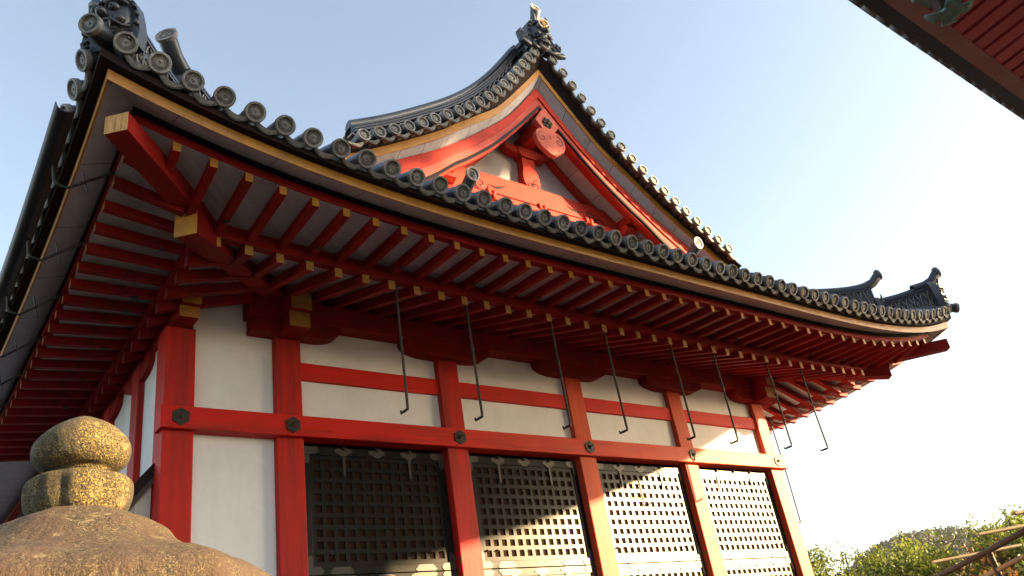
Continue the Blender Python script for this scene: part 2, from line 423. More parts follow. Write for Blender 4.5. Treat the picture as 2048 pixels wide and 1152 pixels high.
VERGE = spline([(0, 6.74), (0.28, 6.50), (0.53, 6.17), (0.93, 5.65), (1.36, 5.18), (1.79, 4.80), (2.2, 4.5), (2.93, 4.02), (3.69, 3.60), (4.3, 3.32)])
GOLDB = spline([(0, 6.36), (0.4, 5.88), (1.04, 5.165), (1.5, 4.81), (1.92, 4.50), (2.25, 4.25), (2.83, 3.88), (3.5, 3.48), (4.2, 3.12)])
BTOP = spline([(0, 6.16), (0.4, 5.67), (0.76, 5.27), (1.54, 4.62), (2.15, 4.18), (2.77, 3.81), (3.18, 3.57), (4.2, 3.05)])
BBOT = spline([(0, 5.74), (0.3, 5.42), (0.57, 5.13), (1.15, 4.56), (1.67, 4.14), (1.9, 3.98), (2.3, 3.65), (3.2, 3.05), (4.0, 2.6)])
ROOF = spline([(0, 1.50), (1.5, 2.25), (3.0, 3.15), (3.9, 3.72), (4.75, 4.36), (5.16, 4.66), (5.59, 5.04), (6.02, 5.52), (6.42, 6.05), (6.95, 6.6)])
def roofz(s, D):
    return ROOF(s) + 0.64 * sori(D) * max(0.0, 1 - s / 4.5) ** 1.6

def side_map(side):
    """(d outwards, t along) -> xyz for a side of the eaves; also length range"""
    if side == 'front': return lambda d, t, z: Vector((t, -d, z))
    if side == 'left': return lambda d, t, z: Vector((X2 - d, t, z))
    if side == 'right': return lambda d, t, z: Vector((X6 + d, t, z))
    return lambda d, t, z: Vector((t, YB + d, z))
def side_rng(side, d):
    return (X2 - d, X6 + d) if side in ('front', 'back') else (-d, YB + d)
def params(n):
    # denser near the two corners
    return [0.5 - 0.5 * math.cos(math.pi * i / n) for i in range(n + 1)]
def eave_sweep(side, sec, n=48):
    """sec: list of (d, z, A); mitred at the corners, with the corner upturn"""
    mp = side_map(side); rings = []
    for s in params(n):
        ring = []
        for d, z, A in sec:
            a, b = side_rng(side, d); t = a + (b - a) * s
            ring.append(mp(d, t, z + A * sori(min(t - a, b - t))))
        rings.append(ring)
    mb = MB(); mb.strip(rings); return mb

hall = thing("temple_hall", "vermilion and white temple hall with curved grey tile roof and black lattice shutters", "temple hall", (XC, 4.5, GZ))

# ---------------------------------------------------------------- posts, beams, wall panels
for i, x in enumerate(PX):
    zt = 1.12 if i == 0 else 1.165
    mb = MB(); mb.box((x - W / 2, 0, GZ + 0.6), (x + W / 2, W, zt))
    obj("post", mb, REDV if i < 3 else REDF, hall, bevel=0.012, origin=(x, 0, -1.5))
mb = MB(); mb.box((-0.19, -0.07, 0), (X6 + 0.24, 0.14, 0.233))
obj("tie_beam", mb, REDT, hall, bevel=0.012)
for i in range(1, 5):
    mb = MB(); mb.box((PX[i] + W / 2, 0.035, 0.698), (PX[i + 1] - W / 2, 0.12, 0.902))
    obj("rail", mb, REDH, hall, bevel=0.006, origin=(PX[i], 0, 0.7))
def panel(x0, x1, z0, z1, y=0.085):
    mb = MB(); mb.box((x0, y, z0), (x1, y + 0.05, z1))
    obj("wall_panel", mb, WHITE, hall, origin=(x0, y, z0))
panel(W / 2, X2 - W / 2, 0.20, 1.80)
panel(W / 2, X2 - W / 2, GZ + 0.8, 0.03)
for i in range(1, 5):
    panel(PX[i] + W / 2, PX[i + 1] - W / 2, 0.9, 1.40)
    panel(PX[i] + W / 2, PX[i + 1] - W / 2, 0.2, 0.70)
# hexagonal nail covers on the tie beam
for x in PX:
    mb = MB()
    hexa = [(x + 0.092 * math.sin(k * math.pi / 3), -0.071, 0.117 + 0.092 * math.cos(k * math.pi / 3)) for k in range(6)]
    mb.poly(hexa, (0, -0.014, 0))
    Mx = frame((x, -0.084, 0.117), (1, 0, 0), (0, 0, 1), (0, -1, 0))
    mb.lathe([(0.030, 0), (0.027, 0.012), (0.016, 0.014), (0.014, 0.03), (0.001, 0.034)], 14, 0, Mx)
    for k in range(6):
        a = k * math.pi / 3 + math.pi / 6
        mb.lathe([(0.009, 0), (0.007, 0.007), (0.001, 0.009)], 8, 0, Mx @ Matrix.Translation((0.055 * math.cos(a), 0.055 * math.sin(a), 0)))
    obj("nail_cover", mb, IRON, hall, origin=(x, -0.08, 0.117), smooth=40)

# boat-shaped bracket arms over the posts and the eave purlin on top of them
def boat(x0, x1, y0, y1, zb, zt, squareL=False, squareR=False, cur=0.34):
    pts = []
    def end(x, s):
        return [(x - s * cur * (1 - math.cos(a)), zb + (zt - zb) * (1 - math.sin(a)) if 0 else zb + (zt - zb) * (1 - math.cos(math.pi / 2 - a)) * 0 + (zt - zb) * (1 - math.sqrt(max(0, 1 - (1 - math.cos(a)) ** 2)))) for a in ()]
    n = 8
    if squareL: L = [(x0, zt), (x0, zb)]
    else: L = [(x0 + cur * (1 - math.cos(k / n * math.pi / 2)) , zt - (zt - zb) * (0.25 + 0.75 * math.sin(k / n * math.pi / 2))) for k in range(n + 1)]; L = [(x0, zt)] + L
    if squareR: Rr = [(x1, zb), (x1, zt)]
    else: Rr = [(x1 - cur * (1 - math.cos(k / n * math.pi / 2)), zt - (zt - zb) * (0.25 + 0.75 * math.sin(k / n * math.pi / 2))) for k in range(n, -1, -1)] + [(x1, zt)]
    mb = MB(); mb.poly([(a, y0, b) for a, b in L + Rr], (0, y1 - y0, 0)); return mb
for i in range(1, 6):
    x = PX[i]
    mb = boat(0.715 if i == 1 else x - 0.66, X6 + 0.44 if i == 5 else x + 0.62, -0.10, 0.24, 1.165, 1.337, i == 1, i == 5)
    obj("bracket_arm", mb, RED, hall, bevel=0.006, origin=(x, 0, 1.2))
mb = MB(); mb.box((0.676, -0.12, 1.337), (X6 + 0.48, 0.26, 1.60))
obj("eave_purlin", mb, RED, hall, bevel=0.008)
# ochre-tipped cross arms at the two corner posts and over the aisle post
for x, zA, zB_, y in ((X2, 1.15, 1.57, -0.40), (X6, 1.15, 1.57, -0.40)):
    for za, zb, yy in ((zA, zA + 0.185, y + 0.06), (zA + 0.19, zB_, y)):
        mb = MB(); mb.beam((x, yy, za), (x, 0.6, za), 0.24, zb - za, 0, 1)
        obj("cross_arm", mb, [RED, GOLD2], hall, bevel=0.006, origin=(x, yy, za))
for za, zb, yy in ((1.12, 1.245, -0.25), (1.25, 1.44, -0.31)):
    mb = MB(); mb.beam((0, yy, za), (0, YB, za), 0.20, zb - za, 0, 1)
    obj("side_purlin", mb, [RED, GOLD], hall, bevel=0.006, origin=(0, yy, za))
# left wall behind the corner post
for k in range(7):
    y = 1.05 + k * 1.25
    mb = MB(); mb.box((-0.13, y, GZ + 0.6), (0.13, y + 0.26, 1.14)); obj("side_post", mb, REDV, hall, bevel=0.01, origin=(0, y, -1.5))
    y0 = 0.30 if k == 0 else 1.05 + (k - 1) * 1.25 + 0.26
    mb = MB(); mb.box((-0.06, y0, GZ + 0.8), (0.0, y, 1.13)); obj("side_panel", mb, WHITE, hall, origin=(0, y0, -1))
    mb = MB(); c = boat(y - 0.36, y + 0.62, -0.12, 0.12, 0.93, 1.12)
    c.v = [Vector((v.y, v.x, v.z)) for v in c.v]; obj("side_bracket_arm", c, RED, hall, origin=(0, y, 1))
# right wall
mb = MB(); mb.box((X6 - 0.06, 0.3, GZ + 0.8), (X6, YB, 1.6)); obj("end_wall", mb, WHITE, hall)
mb = MB(); mb.box((X6 - 0.11, 0.62, 1.345), (X6 + 0.11, YB, 1.595)); obj("side_purlin", mb, RED, hall)
for k in range(4):
    y = 2.13 * (k + 1)
    mb = MB(); mb.box((X6 - 0.15, y - 0.15, GZ + 0.6), (X6 + 0.15, y + 0.15, 1.34)); obj("end_post", mb, REDV, hall, bevel=0.01, origin=(X6, y, -1.5))
mb = MB(); mb.box((-0.1, YB - 0.1, GZ + 0.6), (X6, YB, 1.6)); obj("rear_wall", mb, WHITE, hall)
mb = MB(); mb.box((-0.5, -0.55, GZ), (X6 + 0.6, YB + 0.5, GZ + 0.6)); obj("stone_base", mb, GROUND, hall, bevel=0.02)
mb = MB(); mb.box((-0.02, 0.02, GZ + 0.6), (X6 + 0.02, 0.22, GZ + 0.85)); obj("ground_sill", mb, REDH, hall)
mb = MB(); mb.box((0.1, 0.3, 1.62), (X6 - 0.1, YB - 0.2, 1.66)); obj("ceiling", mb, BOARD, hall)
mb = MB(); mb.box((X2 - 0.1, 0.02, 1.602), (X6 + 0.1, 0.06, 1.95)); obj("rafter_filler", mb, REDD, hall)
mb = MB(); mb.box((X2 - 0.05, 0.07, 1.602), (X2 - 0.01, YB, 1.95)); obj("rafter_filler", mb, REDD, hall)

# ---------------------------------------------------------------- lattice shutters
def lattice(x0, x1, z0, z1, nx, nz, bar, y, dep):
    px = (x1 - x0 - bar) / nx; pz = (z1 - z0 - bar) / nz
    xs = []; zs = []
    for i in range(nx + 1): xs += [x0 + i * px, x0 + i * px + bar]
    for i in range(nz + 1): zs += [z0 + i * pz, z0 + i * pz + bar]
    mb = MB(); n = len(xs); k = len(zs)
    mb.v = [Vector((x, y, z)) for z in zs for x in xs] + [Vector((x, y + dep, z)) for z in zs for x in xs]
    N = n * k
    for j in range(k - 1):
        for i in range(n - 1):
            a, b, c, d = j * n + i, j * n + i + 1, (j + 1) * n + i + 1, (j + 1) * n + i
            if i % 2 == 1 and j % 2 == 1:
                for p, q in ((a, b), (b, c), (c, d), (d, a)):
                    mb.f.append([p, p + N, q + N, q]); mb.m.append(0)
            else:
                mb.f.append([a, b, c, d]); mb.m.append(0)
    return mb
def plate(mb, pts, y, t=0.004):
    mb.poly([(x, y, z) for x, z in pts], (0, t, 0))
def shutter(x0, x1, z0, z1, upper):
    st = 0.085; y = 0.095
    mb = MB()
    mb.box((x0, y, z0), (x0 + st, y + 0.06, z1)); mb.box((x1 - st, y, z0), (x1, y + 0.06, z1))
    mb.box((x0 + st, y + 0.001, z1 - st - 0.01), (x1 - st, y + 0.059, z1)); mb.box((x0 + st, y + 0.001, z0), (x1 - st, y + 0.059, z0 + st))
    s = obj("lattice_shutter", mb, BLACK, hall, bevel=0.004, origin=(x0, y, z0))
    g = lattice(x0 + st, x1 - st, z0 + st, z1 - st - 0.01, 13, 9, 0.047, y + 0.010, 0.013)
    obj("lattice", g, BLACK, s, origin=(x0, y, z0))
    b = MB(); b.box((x0 + st - .01, y + 0.026, z0 + 0.05), (x1 - st + .01, y + 0.040, z1 - 0.05)); obj("backing_board", b, BACK, s, origin=(x0, y, z0))
    yy = y - 0.006
    for sx, X in ((1, x0), (-1, x1)):
        for sz, Z in ((1, z0), (-1, z1)):
            f = MB(); a, c = 0.19, 0.20
            pts = [(0, 0), (a - 0.03, 0), (a, 0.03), (a - 0.01, 0.055), (a - 0.04, 0.078), (0.078, 0.080), (0.080, c - 0.04), (0.055, c), (0.03, c - 0.02), (0, c - 0.03)]
            plate(f, [(X + sx * (p + 0.003), Z + sz * (q + 0.003)) for p, q in pts], yy)
            obj("corner_fitting", f, FIT, s, origin=(X, yy, Z))
    for k in range(3):
        xm = x0 + (x1 - x0) * (0.27 + 0.23 * k); Z = z1 if upper else z1
        f = MB()
        pts = [(-0.11, -0.03), (-0.10, -0.06), (-0.06, -0.07), (-0.03, -0.10), (0.03, -0.10), (0.06, -0.07), (0.10, -0.06), (0.11, -0.03), (0.06, -0.008), (-0.06, -0.008)]
        plate(f, [(xm + p, Z + q) for p, q in pts], yy)
        if upper: f.ell((xm, yy - 0.012, Z - 0.012), (0.022, 0.022, 0.022), 0, 10, 6)
        obj("hinge_plate", f, FIT, s, origin=(xm, yy, Z))
        if upper and k != 1:
            f = MB(); plate(f, [(xm - 0.016, Z - 0.102), (xm + 0.016, Z - 0.102), (xm + 0.013, Z - 0.30), (xm, Z - 0.345), (xm - 0.013, Z - 0.30)], yy)
            obj("hanging_strap", f, FIT, s, origin=(xm, yy, Z))
    for k in (0.22, 0.78):
        xm = x0 + (x1 - x0) * k; Z = z0 if upper else z1
        sg = 1 if upper else -1
        f = MB(); pts = [(-0.14, 0.02), (-0.09, 0.075), (0.09, 0.075), (0.14, 0.02), (0.11, 0.004), (-0.11, 0.004)]
        plate(f, [(xm + p, Z + sg * q) for p, q in pts], yy - 0.001 if not upper else yy); obj("rail_fitting", f, FIT, s, origin=(xm, yy, Z))
    if upper:
        for k in (0.075, 0.155, 0.83, 0.91):
            xm = x0 + (x1 - x0) * k
            f = MB(); f.ell((xm, y - 0.004, z0 + 0.205), (0.013, 0.02, 0.013), 0, 10, 6); obj("knob", f, IRON, s, smooth=60, origin=(xm, y, z0 + 0.2))
    return s
for i in range(1, 5):
    a, b = PX[i] + W / 2 + 0.012, PX[i + 1] - W / 2 - 0.012
    shutter(a, b, -1.395, -0.045, True)
    shutter(a, b, -2.62, -1.402, False)
mb = MB(); mb.box((X2, 0.26, GZ + 0.7), (X6, 0.29, 0.2)); obj("inner_wall", mb, BACK, hall)

# ---------------------------------------------------------------- rafters
SP = 0.3043
def amp(d):
    return 0.05 + 0.09 * d / 1.45 if d < 1.45 else 0.14 + 0.29 * (d - 1.45) / 0.8
def raft(side, t, d0, z0, d1, z1, w, h, name, gold):
    mp = side_map(side)
    a, b = side_rng(side, d0)
    Dc = min(t - a, b - t)
    lo, hi = side_rng(side, 0)
    hip = max(0.0, lo - t, t - hi)
    d1 = max(d1, hip + 0.02)
    if d1 > d0 - 0.05: return
    zi = z0 + (z1 - z0) * (d0 - d1) / (d0 - (d1 if False else 0)) if False else None
    def zz(d, za, zb, dA, dB):
        return za + (zb - za) * (dA - d) / (dA - dB)
    D0 = d0; full1 = FULL[name]
    pa = mp(d0, t, z0 + amp(d0) * sori(Dc)); pb = mp(d1, t, zz(d1, z0, z1, d0, full1) + amp(d1) * sori(Dc + (d0 - d1)))
    mb = MB(); mb.beam(pa, pb, w, h, 0, 1)
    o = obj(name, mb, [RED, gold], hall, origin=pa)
    if name == "flying_rafter" and d1 < 1.5 and int(round(t / SP)) % 3 == 0:
        q = pa.lerp(pb, 0.62) + Vector((0, 0, -0.004)); bm_ = MB(); bm_.ell(q, (0.034, 0.034, 0.014), 0, 12, 6)
        obj("rafter_boss", bm_, IRON, o, smooth=60, origin=q)
FULL = {"flying_rafter": 1.30, "base_rafter": -0.25}
for side in ('front', 'left', 'right'):
    lo, hi = side_rng(side, 0)
    n = int(round((hi - lo) / SP))
    for k in range(-7, n + 8):
        t = lo + (hi - lo) * (k + 0.5) / n + (0.065 if side == 'front' else 0)
        if side != 'front' and t > 5.2: continue
        raft(side, t, 2.25, 1.220, 1.30, 1.305, 0.067, 0.090, "flying_rafter", GOLD)
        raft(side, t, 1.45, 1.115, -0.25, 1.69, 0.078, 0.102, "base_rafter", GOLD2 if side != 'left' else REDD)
def eave_part(name, side, sec, m, n=48, **k):
    return obj(name, eave_sweep(side, sec, n), m, hall, **k)
for side in ('front', 'left', 'right', 'back'):
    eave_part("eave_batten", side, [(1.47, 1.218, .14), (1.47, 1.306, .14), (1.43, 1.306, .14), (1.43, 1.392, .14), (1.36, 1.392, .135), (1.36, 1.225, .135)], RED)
    eave_part("soffit_board", side, [(2.26, 1.310, .43), (1.42, 1.388, .14), (1.42, 1.400, .14), (2.26, 1.330, .43)], BOARD)
    eave_part("soffit_board", side, [(1.40, 1.236, .135), (0.1, 1.676, .06), (0.1, 1.696, .06), (1.40, 1.25, .135)], BOARD)
    eave_part("eave_board", side, [(2.262, 1.308, .43), (2.262, 1.392, .43), (2.17, 1.398, .43), (2.17, 1.315, .43)], RED, bevel=0.004)
    eave_part("black_board", side, [(2.278, 1.380, .43), (2.278, 1.450, .43), (2.17, 1.462, .43), (2.17, 1.400, .43), (2.263, 1.394, .43)], BLACK)
    eave_part("underside_board", side, [(2.514, 1.374, .49), (2.17, 1.464, .43), (2.17, 1.52, .44), (2.514, 1.452, .49)], BOARDX if side in ('front', 'back') else BOARDY)
    eave_part("ochre_fascia", side, [(2.534, 1.362, .49), (2.534, 1.458, .50), (2.516, 1.460, .50), (2.516, 1.366, .49)], GOLD)
    eave_part("tile_seat", side, [(2.61, 1.452, .55), (2.45, 1.462, .51), (2.45, 1.53, .55), (2.61, 1.50, .58)], SEAT)

# hip rafters
for sx, xo in ((-1, X2), (1, X6)):
    ax = lambda d, z: (xo + sx * d, -d, z)
    mb = MB(); mb.beam(ax(2.42, 1.455), ax(1.3, 1.40), 0.19, 0.175, 0, 1, 0.2)
    if sx > 0:
        pass
    obj("hip_rafter", mb, [RED, ENDG], hall, bevel=0.006, origin=ax(2.42, 1.45))
    mb = MB(); mb.beam(ax(1.64, 1.165), ax(-0.3, 1.66), 0.21, 0.235, 0, 1)
    obj("hip_rafter", mb, [RED, GOLD], hall, bevel=0.006, origin=ax(1.64, 1.17))

# ---------------------------------------------------------------- roof tiles
def disc_mesh(name="eave_tile"):
    mb = MB()
    mb.lathe([(0.0895, -0.03), (0.0895, 0.012), (0.086, 0.018), (0.070, 0.018), (0.066, 0.010), (0.064, 0.0)], 36, 1)
    mb.lathe([(0.064, 0.0), (0.0005, 0.0)], 36, 2)
    mb.lathe([(0.0895, -0.03), (0.079, -0.032), (0.079, -0.36)], 36, 0)
    mb.lathe([(0.044, 0.0), (0.044, 0.004), (0.0415, 0.004), (0.0415, 0.0)], 28, 1)
    for k in range(14):
        a = 2 * math.pi * k / 14
        mb.lathe([(0.0052, 0), (0.004, 0.006), (0.0008, 0.0085)], 6, 1, Matrix.Translation((0.0545 * math.cos(a), 0.0545 * math.sin(a), 0)))
    for k in range(3):
        a0 = 2 * math.pi * k / 3
        rings = []
        for j in range(11):
            q = j / 10; a = a0 + 3.6 * q; rr = 0.013 + 0.024 * q; w = 0.0085 * (1 - q) ** 0.7 + 0.0016
            c, s_ = math.cos(a), math.sin(a)
            rings.append([(c * (rr - w), s_ * (rr - w), 0.0), (c * (rr - w), s_ * (rr - w), 0.006), (c * (rr + w), s_ * (rr + w), 0.006), (c * (rr + w), s_ * (rr + w), 0.0)])
        mb.strip(rings, 1)
    return mb.mesh(name, [TILE, TILER, TILEF], 45)
DISC = disc_mesh()
def pan_mesh(wid):
    mb = MB(); n = 12; h = wid / 2
    up_, lo = [], []
    for k in range(n + 1):
        u = -h + wid * k / n; c = math.cos(math.pi * u / wid)
        up_.append((u, -0.032 - 0.055 * c)); lo.append((u, -0.062 - 0.078 * c))
    rings = [[(a[0], a[1], 0.0), (a[0], a[1], -0.03), (b[0], b[1], -0.03), (b[0], b[1], 0.0)] for a, b in zip(up_, lo)]
    mb.strip(rings, 1)
    rings = [[(a[0] * 0.93, a[1] - 0.008, 0.005), (b[0] * 0.93, b[1] + 0.01, 0.005), (b[0] * 0.93, b[1] + 0.01, -0.002), (a[0] * 0.93, a[1] - 0.008, -0.002)] for a, b in zip(up_[2:-2], lo[2:-2])]
    mb.strip(rings, 2)
    rings = [[(a[0], a[1], -0.02), (a[0], a[1] + 0.06 , -0.40), (a[0], a[1] + 0.045, -0.40), (a[0], a[1] - 0.018, -0.02)] for a in up_]
    mb.strip(rings, 0)
    return mb.mesh("pan_tile", [TILE, TILEP, TILEF], 40)
TSP = 0.2622
PAN = pan_mesh(TSP)
def place(mesh, name, M, parent):
    o = bpy.data.objects.new(name, mesh); COL.objects.link(o); o.matrix_basis = M
    par(o, parent); return o
DZ = 1.576
TA = R(27)
def eave_row(side, ts, thing_parent, tiles="eave_tile", pans="pan_tile"):
    mp = side_map(side); a, b = side_rng(side, DT)
    outv = {'front': Vector((0, -1, 0)), 'left': Vector((-1, 0, 0)), 'right': Vector((1, 0, 0))}[side]
    along = {'front': Vector((1, 0, 0)), 'left': Vector((0, -1, 0)), 'right': Vector((0, 1, 0))}[side]
    def fr(t, dz=0.0, dd=0.0):
        D = min(t - a, b - t)
        e = 0.02
        z = DZ + 0.64 * sori(D); dzdt = 0.64 * (sori(min(t + e - a, b - t - e)) - sori(min(t - e - a, b - t + e))) / (2 * e)
        tv = mp(0, 1, 0) - mp(0, 0, 0)
        u = (tv + Vector((0, 0, dzdt))).normalized()
        if u.dot(along) < 0: u = -u
        n = (outv * math.cos(TA) - Vector((0, 0, 1)) * math.sin(TA))
        n = (n - u * n.dot(u)).normalized(); v = n.cross(u)
        return frame(mp(DT + dd, t, z + dz), u, v, n)
    for t in ts:
        place(DISC, tiles, fr(t + random.gauss(0, .004), random.gauss(0, .004)) @ Matrix.Rotation(random.gauss(0, .03), 4, 'X') @ Matrix.Rotation(random.gauss(0, .03), 4, 'Y') @ Matrix.Rotation(random.uniform(0, 6.28), 4, 'Z'), thing_parent)
        if a + 0.3 < t + TSP / 2 < b - 0.3: place(PAN, pans, fr(t + TSP / 2, 0, 0.0), thing_parent)
T0 = X2 - DT + 0.236
nT = 53
ts_front = [T0 + (X6 + DT - 0.236 - T0) * k / (nT - 1) for k in range(nT)]
TSP = ts_front[1] - ts_front[0]
eave_row('front', ts_front, hall)
ts_left = [-DT + 0.30 + TSP * k for k in range(30)]
eave_row('left', ts_left, hall, "side_eave_tile", "side_pan_tile")
eave_row('right', [-DT + 0.30 + TSP * k for k in range(8)], hall, "end_eave_tile", "end_pan_tile")

def roof_side(side, ts, smax):
    """roof sheet with half-round tile rolls"""
    mp = side_map(side); a, b = side_rng(side, DT)
    mb = MB()
    for t in ts:
        lim = min(smax(t), t - a if t - a < 6.95 else 6.95, b - t if b - t < 6.95 else 6.95)
        if lim < 0.3: continue
        k = max(2, int(lim / 0.3)); rings = []
        D = min(t - a, b - t)
        for j in range(k + 1):
            s = 0.28 + (lim - 0.28) * j / k
            c = mp(DT - s, t, roofz(s, D) + 0.075)
            u = (mp(0, 1, 0) - mp(0, 0, 0))
            for rr in ((0.079, 0.074) if 0 < j < k else (0.079,)):
                rings.append([c + u * (rr * math.cos(q * math.pi / 6)) + Vector((0, 0, rr * math.sin(q * math.pi / 6) * 1.1 - 0.02)) for q in range(7)])
        mb.strip(rings, 0, False, False)
    # sheet
    for t0, t1 in zip(ts[:-1], ts[1:]):
        tm = (t0 + t1) / 2
        def lim(t): return max(0.25, min(smax(t), t - a, b - t, 6.95))
        l0, l1 = lim(t0), lim(t1); k = 10; o = len(mb.v)
        for j in range(k + 1):
            for t, l in ((t0, l0), (tm, (l0 + l1) / 2), (t1, l1)):
                s = 0.2 + (l - 0.2) * j / k
                mb.v.append(mp(DT - s, t, roofz(s, min(t - a, b - t)) + (0.0 if t == tm else 0.05)))
        for j in range(k):
            for q in range(2):
                mb.f.append([o + j * 3 + q, o + j * 3 + q + 1, o + j * 3 + q + 4, o + j * 3 + q + 3]); mb.m.append(0)
    return mb
obj("roof_tiles", roof_side('front', ts_front, lambda t: 2.85), TILE, hall, smooth=40)
ts_all = [-DT + 0.30 + TSP * k for k in range(int((YB + 2 * DT - 0.5) / TSP) + 1)]
obj("roof_tiles", roof_side('left', ts_all, lambda t: 6.95 if -0.62 < t < YB + 0.6 else 99), TILE, hall, smooth=40)
obj("roof_tiles", roof_side('right', ts_all, lambda t: 6.95 if -0.62 < t < YB + 0.6 else 99), TILE, hall, smooth=40)
obj("roof_tiles", roof_side('back', ts_front, lambda t: 2.85), TILE, hall, smooth=40)

# ---------------------------------------------------------------- gable verges
def arc_pts(f, step, h0, hmax):
    out = []; h = h0; last = None; acc = 0; dh = 0.004
    out.append(h)
    while h < hmax:
        ds = math.hypot(dh, f(h + dh) - f(h)); h += dh; acc += ds
        if acc >= step: out.append(h); acc = 0
    return out
for sg in (-1, 1):
    for h in arc_pts(VERGE, 0.262, 0.20, 3.78):
        sl = (VERGE(h + .01) - VERGE(h - .01)) / .02 if h > .01 else -1
        u = Vector((sg, 0, sl)).normalized() * sg; n = Vector((0, -1, 0)); v = n.cross(u)
        c = Vector((XC + sg * h, -0.86, VERGE(h)))
        place(DISC, "verge_tile", frame(c, u, v, n) @ Matrix.Rotation(random.uniform(0, 6.28), 4, 'Z'), hall)
        h2 = h + 0.115; sl2 = (VERGE(h2 + .01) - VERGE(h2 - .01)) / .02
        u = Vector((sg, 0, sl2)).normalized() * sg; v = n.cross(u)
        place(PAN, "verge_pan_tile", frame(Vector((XC + sg * h2, -0.835, VERGE(h2))), u, v, n), hall)
c = Vector((XC, -0.93, VERGE(0) + 0.02))
place(DISC, "verge_tile", frame(c, (1, 0, 0), (0, 0, 1), (0, -1, 0)), hall)
def gable_sweep(sg, sec, hmax, h0=0.0, n=36):
    """sec: function h -> list of (y, z)"""
    rings = []
    for i in range(n + 1):
        h = h0 + (hmax - h0) * i / n
        rings.append([(XC + sg * h, y, z) for y, z in sec(h)])
    mb = MB(); mb.strip(rings); return mb
def gp(name, m, sec, hmax, h0=0.0, **k):
    for sg in (-1, 1):
        obj(name, gable_sweep(sg, sec, hmax, h0), m, hall, **k)
gp("verge_tile_seat", SEAT, lambda h: [(-0.79, VERGE(h) - 0.075), (-0.64, GOLDB(h) + 0.092), (-0.2, GOLDB(h) + 0.10), (-0.2, VERGE(h) - 0.05)], 3.9)
gp("verge_fascia", GOLD, lambda h: [(-0.66, GOLDB(h) - 0.035), (-0.66, GOLDB(h) + 0.095), (-0.642, GOLDB(h) + 0.095), (-0.642, GOLDB(h) - 0.035)], 3.9)
gp("verge_board", BOARDG, lambda h: [(-0.641, GOLDB(h) - 0.03), (-0.641, GOLDB(h) + 0.07), (-0.43, BTOP(h) + 0.10), (-0.43, BTOP(h) - 0.02)], 3.9)
gp("bargeboard", REDG, lambda h: [(-0.52, BTOP(h)), (-0.44, BTOP(h) - 0.001), (-0.44, BBOT(h) + (BTOP(h) - BBOT(h)) * .5), (-0.52, BBOT(h) + (BTOP(h) - BBOT(h)) * .52)], 4.0, bevel=0.004)
gp("lower_bargeboard", PINK, lambda h: [(-0.495, BBOT(h) + (BTOP(h) - BBOT(h)) * .518), (-0.445, BBOT(h) + (BTOP(h) - BBOT(h)) * .498), (-0.445, BBOT(h) + 0.064), (-0.495, BBOT(h) + 0.064)], 4.0)
gp("black_trim", BLACK, lambda h: [(-0.500, BBOT(h) + 0.062), (-0.44, BBOT(h) + 0.062), (-0.44, BBOT(h) + 0.004), (-0.500, BBOT(h) + 0.004)], 4.0)
gp("inner_batten", REDG, lambda h: [(-0.47, BBOT(h) + 0.002), (-0.40, BBOT(h) + 0.002), (-0.40, BBOT(h) - 0.035), (-0.47, BBOT(h) - 0.035)], 4.0)
gp("gable_soffit", BOARDG, lambda h: [(-0.44, BBOT(h) + 0.16), (0.16, BBOT(h) + 0.16), (0.16, BBOT(h) + 0.19), (-0.44, BBOT(h) + 0.19)], 4.0)
gp("gable_rafter", REDG, lambda h: [(-0.36, BBOT(h) + 0.158), (-0.27, BBOT(h) + 0.158), (-0.27, BBOT(h) + 0.07), (-0.36, BBOT(h) + 0.07)], 4.0)
gp("gable_rafter", REDG, lambda h: [(0.03, BBOT(h) + 0.158), (0.14, BBOT(h) + 0.158), (0.14, BBOT(h) + 0.03), (0.03, BBOT(h) + 0.03)], 4.0)
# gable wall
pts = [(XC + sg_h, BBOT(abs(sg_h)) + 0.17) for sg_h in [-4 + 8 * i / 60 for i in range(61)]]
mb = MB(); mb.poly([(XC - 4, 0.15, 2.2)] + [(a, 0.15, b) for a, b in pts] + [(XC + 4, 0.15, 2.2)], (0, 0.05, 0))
obj("gable_wall", mb, SHADEW, hall)
# king post with curled foot
mb = MB()
pr = [(-0.125, 5.05), (-0.135, 4.85), (-0.165, 4.70), (-0.17, 4.58), (-0.13, 4.50), (-0.06, 4.455), (0, 4.38), (0.06, 4.455), (0.13, 4.50), (0.17, 4.58), (0.165, 4.70), (0.135, 4.85), (0.125, 5.05)]
mb.poly([(XC + a, 0.00, b) for a, b in pr], (0, 0.148, 0)); obj("king_post", mb, REDG, hall, bevel=0.01)
mb = MB(); mb.poly([(XC + a, -0.04, b) for a, b in [(-0.15, 5.05), (-0.22, 5.14), (-0.22, 5.24), (0.22, 5.24), (0.22, 5.14), (0.15, 5.05)]], (0, 0.18, 0)); obj("bearing_block", mb, REDG, hall, bevel=0.006)
mb = MB(); mb.box((XC - 0.11, -0.42, 5.242), (XC + 0.11, 0.14, 5.46)); obj("ridge_purlin", mb, REDG, hall, bevel=0.006)
mb = boat(XC - 0.45, XC + 0.45, -0.02, 0.14, 5.10, 5.24, cur=0.2); obj("gable_bracket_arm", mb, REDG, hall)
